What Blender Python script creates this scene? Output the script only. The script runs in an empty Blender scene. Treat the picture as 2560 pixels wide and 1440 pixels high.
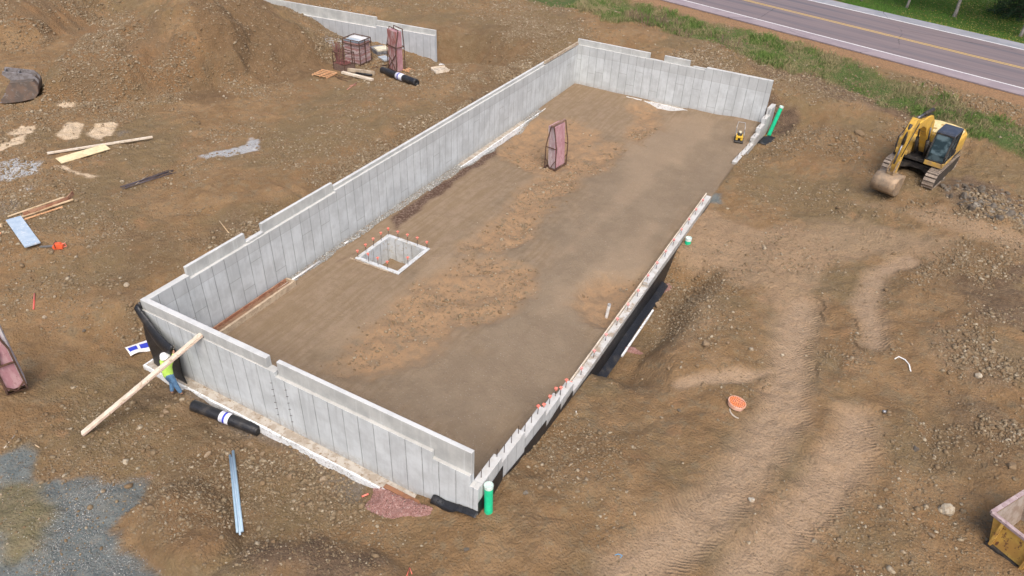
import bpy, math, random
import numpy as np
from mathutils import Vector, Matrix
R = math.radians
rng = np.random.default_rng(7); random.seed(7)
scene = bpy.context.scene
COL = scene.collection

# ---------------------------------------------------------------- camera, world, sun, exposure
CF, YAW, PIT, ROL = 1793.0, -.4822, .6223, .0472
CC = np.array([21.344, -11.822, 18.909])
_fw = np.array([math.sin(YAW)*math.cos(PIT), math.cos(YAW)*math.cos(PIT), -math.sin(PIT)])
_r = np.array([math.cos(YAW), -math.sin(YAW), 0.0]); _u = np.cross(_r, _fw)
_c, _s = math.cos(ROL), math.sin(ROL); _r, _u = _c*_r+_s*_u, -_s*_r+_c*_u
cd = bpy.data.cameras.new("camera"); cam = bpy.data.objects.new("camera", cd); COL.objects.link(cam)
cd.sensor_width = 36.0; cd.lens = 36.0*CF/2560; cd.clip_start = .1; cd.clip_end = 3000
cam.matrix_world = Matrix(((_r[0], _u[0], -_fw[0], CC[0]), (_r[1], _u[1], -_fw[1], CC[1]), (_r[2], _u[2], -_fw[2], CC[2]), (0, 0, 0, 1)))
scene.camera = cam
SUN_EL, SUN_AZ = R(56), R(142)
w = bpy.data.worlds.new("World"); scene.world = w; w.use_nodes = True
bg = w.node_tree.nodes["Background"]; sky = w.node_tree.nodes.new("ShaderNodeTexSky")
sky.sky_type = 'NISHITA'; sky.sun_disc = False; sky.sun_elevation = SUN_EL; sky.sun_rotation = SUN_AZ
sky.dust_density = 5.0; sky.ozone_density = 1.0; sky.air_density = .8
w.node_tree.links.new(sky.outputs[0], bg.inputs[0]); bg.inputs[1].default_value = .145
sl = bpy.data.lights.new("sun", 'SUN'); so = bpy.data.objects.new("sun", sl); COL.objects.link(so)
sl.energy = 1.35; sl.angle = R(52); sl.color = (1.0, .96, .90)
sdir = Vector((math.sin(SUN_AZ)*math.cos(SUN_EL), math.cos(SUN_AZ)*math.cos(SUN_EL), math.sin(SUN_EL)))
so.rotation_euler = sdir.to_track_quat('Z', 'Y').to_euler()
scene.view_settings.view_transform = 'Standard'; scene.view_settings.look = 'None'
scene.view_settings.exposure = .58; scene.view_settings.gamma = 1.0

W, L, H = 14.33, 37.33, 2.97

# ---------------------------------------------------------------- noise and height field
def vnoise(x, y, s, seed=0):
    x = x/s+seed*17.31; y = y/s-seed*9.7
    xi = np.floor(x).astype(np.int64); yi = np.floor(y).astype(np.int64); fx = x-xi; fy = y-yi
    fx = fx*fx*(3-2*fx); fy = fy*fy*(3-2*fy)
    def hsh(a, b):
        h = (a*374761393+b*668265263+seed*1442695) & 0xffffffff
        h = ((h ^ (h >> 13))*1274126177) & 0xffffffff
        return ((h ^ (h >> 16)) & 0xffff)/65535.0
    a, b, c, d = hsh(xi, yi), hsh(xi+1, yi), hsh(xi, yi+1), hsh(xi+1, yi+1)
    return (a*(1-fx)+b*fx)*(1-fy)+(c*(1-fx)+d*fx)*fy-.5
def fbm(x, y, s, o=4, seed=0, g=.5):
    r = 0*x; a = 1.0
    for i in range(o):
        r = r+a*vnoise(x, y, s/2**i, seed+i*3); a *= g
    return r
def sm(x, a, b):
    t = np.clip((x-a)/(b-a), 0, 1); return t*t*(3-2*t)
def rbf(x, y, P, s=2.2, p=2.3):
    n = 0*x; d = 0*x
    for (a, b, c) in P:
        k = 1/((x-a)**2+(y-b)**2+s)**p; n = n+k*c; d = d+k
    return n/d
OUT = [(1,-.5,-.30),(4,-.6,-.34),(6,-.6,-.34),(8,-.6,-.32),(10,-.6,-.28),(11.5,-.6,-.15),(12.9,-.6,.25),(14.4,-.4,.5),(15,1,.5),(-3,-6,.5),(2,-6,.1),(3,-2.5,-.05),(7,-2.5,-.05),(7,-5,.05),(11,-5,.3),(14,-5,.6),(20,-6,.5),(5,-9,.2),
 (-2,-1,.1),(-.8,0,-.15),(-.5,1,0),(-.5,2.5,.8),(-4,2,.9),(-4,5,1.35),(-1,5,1.0),(-1,10,1.3),(-1,20,1.3),(-1,30,1.5),(-4.5,10,1.75),(-5,20,1.9),(-5,30,2.0),(-10,5,1.3),(-12,15,1.4),
 (-12,25,1.3),(-20,10,1.3),(-20,0,1.0),(-10,-5,.7),(-30,10,1.3),(-40,20,1.3),(-12,31,1.1),(-20,33,1.0),(-11,33,1.0),(-8,34,.5),(-12,36.5,2.5),(-20,38,2.6),(-6,39,2.4),(-40,50,2.8),
 (2,39.5,1.9),(8,39.5,2.1),(14,40,1.9),(0,45,2.5),(10,44,2.5),(18,42,1.7),(22,46,2.2),(28,42,2.2),(15.2,36.5,-.1),(15.4,32,-.3),(15.6,30,-.3),(15,25,-.35),(16,20,-.35),(15,9.5,-.4),
 (15,7.3,-.35),(15,4.5,0),(15,6,-.15),(17,4,.4),(18,12,0),(20,20,-.1),(18,33,.5),(20,36,1.0),(24,33,.9),(28,30,1),(30,20,.7),(25,10,.3),(24,0,.3),(27,8,.35),(24,5,.3),(30,10,.8),
 (14,28,-.35),(8,52,2.3),(20,47.5,2.2),(0,60,2.6),(35,45,2.4),(-20,60,2.7),(40,30,1.2),(40,10,.8),(60,60,3),(0,90,3.2),(40,90,3.4),(-60,0,1.5),(0,-40,.4),(60,-20,.6)]
INN = [(.5,1,.05),(3,3,.05),(7,2,.02),(12,2,.12),(13.9,1,.25),(13.8,4,.0),(13.8,7,-.22),(13.8,10,-.26),(13.8,14,-.26),(13.8,20,-.26),(13.8,25,-.26),(14.0,28,-.33),(13.8,31,-.3),(13.8,34,-.1),(13.5,36.8,.3),
 (10,36.8,.15),(6,36.8,.12),(1,36.8,.08),(.7,34,.05),(3,33,.1),(.6,30,-.02),(.5,26,-.3),(.6,22.5,-.22),(.5,20,.0),(.5,15,.02),(2,15,.05),(3,18,.05),(4,12,.05),(1,12,.05),(3,8,.05),(7,10,.0),(9,15,-.05),(10,20,-.1),(9,26,-.1),
 (7.2,36.4,-.25),(8.5,35,-.12),(10,31,.0),(7,20,0),(5,24,-.15),(10,6,-.02)]
RN = np.array([.2974, .9548]); RD = np.array([.9548, -.2974])   # road normal and direction
def inside(x, y): return (x > .1) & (x < W-.12) & (y > .1) & (y < L-.12)
def cone(x, y, cx, cy, top, slope, rx=1.0, seed=0):
    d = np.sqrt(((x-cx)/rx)**2+(y-cy)**2)
    d = d*(1+.22*fbm(x, y, 5, 3, 40+seed))
    return top-np.sqrt((slope*d)**2+.12)
def smax(a, b, k=.35):
    h = np.clip(.5+.5*(a-b)/k, 0, 1); return b*(1-h)+a*h+k*h*(1-h)
def sdist(x, y, poly):
    "signed distance to a polygon, positive inside"
    n = len(poly); d = np.full(x.shape, 1e9); ins = np.zeros(x.shape, bool)
    for i in range(n):
        ax, ay = poly[i][:2]; bx, by = poly[(i+1) % n][:2]
        ex, ey = bx-ax, by-ay; wx, wy = x-ax, y-ay
        t = np.clip((wx*ex+wy*ey)/(ex*ex+ey*ey+1e-12), 0, 1)
        d = np.minimum(d, (wx-ex*t)**2+(wy-ey*t)**2)
        c = ((ay > y) != (by > y)) & (x < (bx-ax)*(y-ay)/(by-ay+1e-12)+ax); ins ^= c
    return np.where(ins, 1, -1)*np.sqrt(d)
HEAP_A = ([(-24, 11.8), (-20.3, 13.8), (-18.2, 18), (-16.6, 21.2), (-19, 24.5), (-25, 24.8), (-29.5, 23.5), (-31, 19), (-28.5, 14.5)], 2.3, 1.6)
HEAP_B = ([(-19.2, 17.5), (-16.6, 21), (-17.5, 23.5), (-24, 24.5), (-24.5, 20.5)], 1.0, 1.3)
HEAP_C = ([(-36, 16), (-34, 18.5), (-36, 23), (-38, 29), (-49, 29), (-49, 16), (-41, 13.5)], 2.6, 2.2)
HEAP_D = ([(5.09, -5.23), (4.85, -4.6), (5.14, -3.79), (5.87, -3.17), (6.94, -3.17), (8.23, -3.77), (8.97, -4.45), (8.83, -5.5), (7.43, -5.96), (5.98, -5.76)], .62, .45)
HEAP_E = ([(8.55, -5.23), (9.08, -3.92), (10.5, -2.75), (12.51, -2.27), (13.4, -2.5), (14.08, -3.24), (9.22, -6.1)], .35, .4)
def height(x, y):
    g = rbf(x, y, OUT)
    ins = inside(x, y)
    f = rbf(x, y, INN, .8)
    # stockpiles
    g = smax(g, cone(x, y, -22.3, 26.2, 5.6, .56, 1, 1))
    g = smax(g, cone(x, y, -23.7, 11.8, 2.15, .6, .9, 5), .2)
    s_ = (x < -12) & (x > -50) & (y > 6) & (y < 34)
    if s_.any():
        xs_, ys__ = x[s_], y[s_]; wob = .9*fbm(xs_, ys__, 3.0, 4, 46, .6)
        for pl, hh, kk in (HEAP_A, HEAP_B, HEAP_C):
            dd = np.clip(sdist(xs_, ys__, pl)+wob, 0, None)
            g[s_] = g[s_]+hh*(1-np.exp(-(dd/kk)**1.15))
    g = smax(g, cone(x, y, -33, 33, 4.4, .4, 1.4, 7), .5)
    md_ = sm(g, 1.7, 2.5)*sm(-x, 12, 16)*(y < 36)
    g = g+md_*(.55*np.abs(fbm(x, y, 2.6, 5, 44, .6))+.25*fbm(x, y, .8, 3, 45)*sm(-(x+y*.3), 13, 17)-.05)
    # rubble heap by the excavator, dirt heap bottom left
    g = smax(g, cone(x, y, 28.1, 29.0, 1.75, .34, 1.1, 8), .25)
    s_ = (x > 0) & (x < 16) & (y > -12) & (y < -1.5)
    if s_.any():
        xs_, ys__ = x[s_], y[s_]; wob = .25*fbm(xs_, ys__, .9, 4, 47, .6)
        for pl, hh, kk in (HEAP_D, HEAP_E):
            dd = np.clip(sdist(xs_, ys__, pl)+wob, 0, None); g[s_] = g[s_]+hh*(1-np.exp(-dd/kk))*(1+.35*fbm(xs_, ys__, .8, 3, 48))
    g = smax(g, cone(x, y, 28.6, 18.5, 1.35, .2, 1.0, 10), .3)
    g = smax(g, cone(x, y, 2.7, -7.2, .75, .3, 1.1, 11), .2)
    # trench beside the low wall
    tr = sm(y, 8.3, 10.2)*(1-sm(y, 17.6, 19.6))*(1-sm(x+.5*fbm(x, y, 2, 2, 8), 15.4, 17.3))*(x > W-.3)
    g = g-1.15*tr
    tr2 = sm(y, 32, 34)*(1-sm(y, 37.5, 39.5))*(1-sm(x, 15.0, 16.4))*(x > W-.3); g = g-.35*tr2
    # hollow by the background wall end
    g = g-1.2*np.exp(-(((x+8.2)/2.0)**2+((y-34.6)/1.3)**2))
    rough = fbm(x, y, 3.2, 6, 1, .5)*.20+np.abs(fbm(x, y, 1.2, 5, 5, .62))*.24-.04
    o = x*RN[0]+y*RN[1]
    calm = 1-sm(o, 48.5, 50.5)*.85
    g = g+rough*calm
    r = np.abs(o-57.9)
    g = np.where(o > 44, g*sm(r, 6.4, 11.5)+(2.92)*(1-sm(r, 6.4, 11.5)), g)
    g = np.where(o > 69, g+0, g)
    f = f+fbm(x, y, 4, 3, 2)*.05+fbm(x, y, .5, 3, 6)*.018
    z = np.where(ins, f, g)
    pit = (x > 1.8) & (x < 4.12) & (y > 9.7) & (y < 12.08)
    return np.where(pit, -1.22+.06*fbm(x, y, .4, 2, 3), z)

def axis(a, b, st, lo, hi):
    c = list(np.arange(a, b+1e-6, st)); s = st
    while c[-1] < hi: s *= 1.22; c.append(c[-1]+s)
    s = st; d = []
    v = a
    while v > lo: s *= 1.22; v -= s; d.append(v)
    return np.array(d[::-1]+c)
xs = axis(-34, 32, .1, -700, 700); ys = axis(-10, 50, .1, -700, 900)
GX, GY = np.meshgrid(xs, ys, indexing='ij')
GZ = height(GX, GY)
def zat(x, y):
    x = np.asarray(x, float); y = np.asarray(y, float)
    i = np.clip(np.searchsorted(xs, x)-1, 0, len(xs)-2); j = np.clip(np.searchsorted(ys, y)-1, 0, len(ys)-2)
    a = (x-xs[i])/(xs[i+1]-xs[i]); b = (y-ys[j])/(ys[j+1]-ys[j])
    return (GZ[i, j]*(1-a)+GZ[i+1, j]*a)*(1-b)+(GZ[i, j+1]*(1-a)+GZ[i+1, j+1]*a)*b
_T = np.linspace(10, 140, 1600)
def P(u, v, dz=0.0):
    "the point of the ground seen at photograph position u, v"
    d = _fw+_r*(u-1280)/CF-_u*(v-720)/CF
    p = CC[None]+d[None]*_T[:, None]
    dd = p[:, 2]-zat(p[:, 0], p[:, 1])
    k = np.argmax(dd < 0); k = max(k, 1)
    t = _T[k-1]+(_T[k]-_T[k-1])*dd[k-1]/(dd[k-1]-dd[k]+1e-9)
    q = CC+d*t; return np.array([q[0], q[1], q[2]+dz])
def mask(polys, soft=.3, rag=.5, seed=0, x=None, y=None):
    X = GX if x is None else x; Y = GY if y is None else y
    m = np.zeros(X.shape)
    for pl in polys:
        pw = [P(*q) if len(q) == 2 else (q[0], q[1]) for q in pl]
        x0, x1 = min(p[0] for p in pw)-3, max(p[0] for p in pw)+3; y0, y1 = min(p[1] for p in pw)-3, max(p[1] for p in pw)+3
        s = (X > x0) & (X < x1) & (Y > y0) & (Y < y1)
        if not s.any(): continue
        d = sdist(X[s], Y[s], pw)+rag*fbm(X[s], Y[s], 1.6, 5, 20+seed, .6)
        m[s] = np.maximum(m[s], sm(d, -soft, soft))
    return m
def polydist(pts, x, y):
    best = np.full(x.shape, 1e9); s = np.zeros(x.shape); sg = np.zeros(x.shape); acc = 0
    for a, b in zip(pts[:-1], pts[1:]):
        e = b-a; l = math.hypot(*e); t = np.clip(((x-a[0])*e[0]+(y-a[1])*e[1])/l/l, 0, 1)
        d = np.hypot(x-a[0]-e[0]*t, y-a[1]-e[1]*t); k = d < best
        best = np.where(k, d, best); s = np.where(k, acc+t*l, s)
        sg = np.where(k, np.sign((x-a[0])*e[1]-(y-a[1])*e[0]), sg); acc += l
    return best, s, sg

# --------------------------------------------------------------- ground masks
FL = [[(.05,.05,0),(W-.05,.05,0),(W-.05,L-.05,0),(.05,L-.05,0)]]
ins_m = inside(GX, GY).astype(float)
T1 = [(835,905),(870,850),(960,790),(1040,715),(1110,665),(1210,640),(1330,660),(1350,720),(1290,770),(1190,800),(1110,860),(1000,915),(930,945),(870,935)]
T2 = [(1150,625),(1240,540),(1330,450),(1400,430),(1440,385),(1500,350),(1550,355),(1560,390),(1470,440),(1400,500),(1350,580),(1250,630)]
T3 = [(1225,385),(1290,330),(1350,295),(1440,305),(1520,350),(1450,395),(1390,440),(1330,430)]
T4 = [(1555,350),(1590,300),(1575,262),(1600,255),(1650,268),(1655,290),(1640,330),(1600,360)]
T5 = [(1440,770),(1460,715),(1500,690),(1580,690),(1640,695),(1580,760),(1520,815),(1460,800)]
m_or = mask([T1, T2, T3, T4, T5], .55, .8, 1)*ins_m
m_band = mask([T1, T2, T3], 1.3, 1.6, 16)*ins_m
m_tan = mask([[(830,900),(1000,760),(1120,660),(1180,610),(1230,560),(1180,590),(1080,650),(930,780),(800,870)],[(1560,350),(1700,290),(1800,300),(1700,400),(1500,560),(1400,640),(1560,480)],[(1350,780),(1600,690),(1640,560),(1560,620),(1400,740)]], .5, .8, 17)*ins_m
GZ = GZ-m_or*(.13+.05*fbm(GX, GY, 1.2, 4, 31))*ins_m-.25*mask([T5], .5, .4, 2)*ins_m
GZ = GZ+m_or*.16*fbm(GX, GY, 1.0, 5, 33, .6)
RP = [(900,560),(940,600),(985,575),(960,520),(1090,430),(1230,340),(1360,235),(1425,222),(1436,212),(1230,362),(1100,445),(930,545)]
m_rp = mask([[(840,655),(930,620),(985,585),(975,545),(1100,460),(1235,362),(1250,385),(1120,470),(1010,560),(985,600)]], .15, .3, 3)*ins_m
padR = [(1130,900),(1330,700),(1400,560),(1480,450),(1650,330),(1720,280),(1890,310),(1830,420),(1760,500),(1600,700),(1420,950),(1200,1150),(1100,1090),(900,980)]
m_padR = mask([padR], .8, 1.4, 4)*ins_m*(1-m_or)
m_cone = mask([[(590,-60),(700,40),(835,160),(800,190),(690,215),(600,170),(540,120),(470,80),(480,60),(560,-60)],[(440,250),(470,200),(530,195),(600,245),(520,262)]], .4, .9, 18)
m_heap = mask([[(318,1285),(350,1240),(420,1205),(500,1195),(560,1230),(598,1310),(600,1380),(520,1445),(400,1420),(330,1350)],[(-20,40),(100,110),(170,95),(150,160),(130,230),(190,290),(290,300),(300,262),(470,240),(640,205),(600,150),(520,85),(440,75),(360,60),(250,50),(200,20),(60,-30),(-40,-30)]], .5, 1.4, 19)*(1-m_cone)
m_gravel = mask([[(0,1135),(60,1120),(90,1150),(95,1195),(140,1185),(240,1198),(360,1218),(372,1260),(325,1310),(330,1370),(450,1445),(380,1520),(-60,1520),(-60,1130)],
                 [(1755,485),(1800,485),(1800,505),(1755,505)]], .22, .75, 5)*(1-ins_m)
m_olive = mask([[(0,1215),(90,1220),(140,1290),(110,1370),(30,1420),(0,1400)]], .3, .5, 6)
m_sand = mask([[(140,335),(170,308),(208,310),(190,345),(165,347)],[(222,335),(240,310),(295,305),(280,340),(240,348)],[(25,335),(50,315),(90,313),(80,330)],[(0,360),(60,338),(55,355),(0,375)],
               [(140,415),(200,432),(250,440),(230,446),(190,436)],[(140,262),(150,255),(185,257),(180,270),(150,268)]], .08, .25, 7)
m_cem = mask([[(0,408),(40,398),(105,405),(95,435),(40,450),(0,452)],[(505,388),(580,372),(615,360),(625,345),(650,348),(648,375),(560,392),(515,396)],[(55,470),(75,460),(85,475),(60,480)],[(815,102),(850,98),(872,104),(862,116),(830,118)]], .1, .3, 8)
m_ggrav = mask([[(0,510),(30,503),(52,515),(45,535),(0,538)],[(285,325),(305,322),(322,330),(300,338)],[(440,960),(660,1060),(900,1210),(880,1240),(700,1120),(560,1060),(440,990)]], .2, .5, 9)
m_clay = mask([[(1925,255),(1990,270),(2010,300),(1970,340),(1925,330)]], .4, .6, 10)
m_topsoil = mask([[(1840,160),(2030,215),(2160,270),(2260,300),(2420,330),(2560,380),(2560,350),(2300,262),(2120,205),(1990,165)],[(540,1405),(620,1350),(800,1330),(1010,1400),(1000,1445),(520,1445)],
                  [(2400,700),(2560,660),(2560,820),(2460,800)],[(2350,460),(2430,455),(2560,510),(2560,560),(2420,530)]], .4, 1.2, 11)
m_shoul = 0*GX
oo = GX*RN[0]+GY*RN[1]
m_shoul = sm(oo, 49.6+0*oo, 50.2)*(1-sm(oo, 66.2, 66.9))*(1-0)
m_shoul = np.clip(m_shoul+0*oo, 0, 1)
m_lawn = sm(oo+.4*fbm(GX, GY, 1.5, 3, 60), 66.4, 67.4)
GR = [[(1240,-40),(1340,4),(1420,22),(1530,52),(1640,68),(1700,90),(1790,108),(1900,158),(2010,186),(2100,216),(2260,288),(2400,338),(2600,410),(2600,338),(2420,275),(2300,232),(2160,175),(2040,128),(1900,86),(1800,62),(1690,40),(1590,14),(1440,-40)]]
m_gr = mask(GR, .5, .9, 12)
# light packed wheel ruts with tyre lugs, crawler prints
def px(*q): return [P(*a)[:2] for a in q]
ruts = [(px((2000,760),(1975,885),(1975,960),(1955,1040),(1900,1130),(1820,1230),(1700,1340),(1570,1440)), .95),
        (px((2140,1050),(2130,1110),(2080,1190),(2000,1290),(1900,1400),(1850,1450)), .9),
        
        (px((2270,650),(2190,690),(2165,760),(2190,860)), .6),
        (px((1700,960),(1820,945),(1930,925)), .35)]
prints = [(px((2060,700),(2055,820),(2040,960)), .3), (px((2140,800),(2150,960)), .3), (px((2130,255),(2190,275)), .6), (px((2270,490),(2310,540)), .5), 
          (px((2230,600),(2400,640),(2560,660)), .3), (px((2050,560),(2300,600)), .3)]
m_light = 0*GX; tread = 0*GX; tmask = 0*GX; tsec = 0*GX
for pts, hw in ruts:
    d, s, sg = polydist(pts, GX, GY); d = d+.25*fbm(GX, GY, 1.1, 4, 70)
    k = 1-sm(d, hw*.5, hw*1.2); m_light = np.maximum(m_light, (1-sm(d, hw*.2, hw*1.5)))
    e = (hw > .4)*(np.exp(-((d-hw*.85)/.22)**2)*.5+.14*k)*np.clip(.5+2.2*fbm(GX, GY, 1.3, 3, 72), 0, 1); tsec = np.maximum(tsec, np.minimum(tmask, e)); up = (e > tmask) & (e > .02); tread = np.where(up, s+np.abs(d)*.8, tread); tmask = np.maximum(tmask, e)
    GZ = GZ-.06*k*(1-ins_m)
for pts, hw in prints:
    d, s, sg = polydist(pts, GX, GY); d = d+.1*fbm(GX, GY, 1.1, 4, 71)
    k = (1-sm(d, hw*.45, hw*1.25))*(m_light < .25); k = k*np.clip(.45+2*fbm(GX, GY, 1.0, 3, 73), 0, 1)*.42; up = k > tmask; tread = np.where(up, s, tread); tmask = np.maximum(tmask, k); m_light = np.maximum(m_light, .5*k)
tmask = np.clip(tmask-2.2*tsec, 0, 1)
light2 = mask([[(1440,500),(1660,470),(1900,560),(2150,560),(2400,600),(2350,640),(2100,650),(1950,800),(1850,700),(1700,650)],[(1700,620),(1760,600),(1840,640),(1770,690),(1710,660)],
               [(1690,880),(1720,830),(1770,765),(1775,800),(1740,850),(1755,890)],[(2100,500),(2350,560),(2560,640),(2560,600),(2380,540)]], .8, 1.2, 13)*(1-ins_m)
m_light = np.maximum(m_light, .6*light2)
m_rocky = np.maximum(mask([[(1290,150),(1360,170),(1200,270),(1060,360),(930,420),(840,445),(860,400),(1000,330),(1130,250)],[(500,640),(570,600),(640,570),(600,545),(540,570)],[(240,745),(330,770),(340,740),(280,720)],
                [(300,830),(350,900),(440,1000),(620,1090),(800,1190),(860,1260),(700,1180),(520,1080),(360,1000),(290,900)],[(1700,160),(1780,180),(1860,190),(1740,130),(1650,120)],
                [(2340,470),(2430,460),(2560,520),(2560,565),(2420,530)],[(1400,30),(1440,60),(1460,50),(1430,20)],[(2280,820),(2420,800),(2560,900),(2500,950),(2300,900)],
                [(2400,1000),(2560,1060),(2560,1110),(2460,1080)],[(820,110),(880,130),(830,150)]], .6, 1.5, 14), 0)*(1-ins_m)
GZ = np.where(ins_m > 0, GZ, GZ+.03*m_rocky*fbm(GX, GY, .3, 2, 90)+(.16*m_rocky+.14*m_heap)*fbm(GX, GY, 1.3, 4, 91, .65)-.08*m_light*np.abs(fbm(GX, GY, 1.2, 5, 5, .62)))

# --------------------------------------------------------------- material helpers
class NT:
    def __init__(s, name):
        s.m = bpy.data.materials.new(name); s.m.use_nodes = True; s.t = s.m.node_tree; s.n = s.t.nodes; s.l = s.t.links
        s.b = s.n["Principled BSDF"]; s.b.inputs["Specular IOR Level"].default_value = .25
        g = s.n.new("ShaderNodeNewGeometry"); s.pos = g.outputs["Position"]; s.nor = g.outputs["Normal"]
    def set(s, sock, v):
        if hasattr(v, "node"): s.l.new(v, sock)
        elif isinstance(v, tuple) and sock.type == 'RGBA' and len(v) == 3: sock.default_value = (*v, 1)
        else: sock.default_value = v
    def M(s, op, a, b=0.0, c=None, clamp=False):
        n = s.n.new("ShaderNodeMath"); n.operation = op; n.use_clamp = clamp; s.set(n.inputs[0], a); s.set(n.inputs[1], b)
        if c is not None: s.set(n.inputs[2], c)
        return n.outputs[0]
    def mix(s, f, a, b, mode='MIX'):
        n = s.n.new("ShaderNodeMix"); n.data_type = 'RGBA'; n.blend_type = mode
        s.set(n.inputs[0], f); s.set(n.inputs[6], a); s.set(n.inputs[7], b); return n.outputs[2]
    def noise(s, sc, det=4, ro=.55, vec=None, col=False, dist=0):
        n = s.n.new("ShaderNodeTexNoise"); s.l.new(vec or s.pos, n.inputs["Vector"]); n.inputs["Scale"].default_value = sc
        n.inputs["Detail"].default_value = det; n.inputs["Roughness"].default_value = ro; n.inputs["Distortion"].default_value = dist
        return n.outputs["Color" if col else "Fac"]
    def vor(s, sc, vec=None, feat='F1'):
        n = s.n.new("ShaderNodeTexVoronoi"); n.feature = feat; s.l.new(vec or s.pos, n.inputs["Vector"]); n.inputs["Scale"].default_value = sc; return n
    def ss(s, v, a, b, lo=0.0, hi=1.0):
        n = s.n.new("ShaderNodeMapRange"); n.interpolation_type = 'SMOOTHSTEP'
        for i, q in enumerate((v, a, b, lo, hi)): s.set(n.inputs[i], q)
        return n.outputs[0]
    def sep(s, v):
        n = s.n.new("ShaderNodeSeparateXYZ"); s.l.new(v, n.inputs[0]); return n.outputs
    def comb(s, x, y, z):
        n = s.n.new("ShaderNodeCombineXYZ"); s.set(n.inputs[0], x); s.set(n.inputs[1], y); s.set(n.inputs[2], z); return n.outputs[0]
    def vm(s, v, k):
        n = s.n.new("ShaderNodeVectorMath"); n.operation = 'MULTIPLY'; s.l.new(v, n.inputs[0]); n.inputs[1].default_value = k; return n.outputs[0]
    def attr(s, name):
        n = s.n.new("ShaderNodeAttribute"); n.attribute_name = name; return n
    def bump(s, h, d=.02, st=1.0):
        n = s.n.new("ShaderNodeBump"); n.inputs["Distance"].default_value = d; n.inputs["Strength"].default_value = st
        s.l.new(h, n.inputs["Height"]); s.l.new(n.outputs[0], s.b.inputs["Normal"])
    def out(s, col, ro=.9, metal=0.0):
        s.set(s.b.inputs["Base Color"], col); s.set(s.b.inputs["Roughness"], ro); s.set(s.b.inputs["Metallic"], metal); return s.m
_mc = {}
def simple(name, a, b=None, sc=3.0, ro=.8, metal=0.0, det=5, bump=0.0, c=None, thr=(.42, .6), stretch=None, bsc=None):
    "two or three tone weathered surface"
    if name in _mc: return _mc[name]
    t = NT(name); b = b or tuple(v*.7 for v in a)
    tc = t.n.new("ShaderNodeTexCoord").outputs["Object"]
    vec = t.vm(tc, stretch) if stretch else tc
    col = t.mix(t.ss(t.noise(sc, det, .6, vec), thr[0], thr[1]), a, b)
    if c: col = t.mix(t.ss(t.noise(sc*2.7, det, .65, vec), .55, .66), col, c)
    if bump: t.bump(t.noise(bsc or sc*6, 4, .6, vec), bump)
    _mc[name] = t.out(col, ro, metal); return _mc[name]

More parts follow.
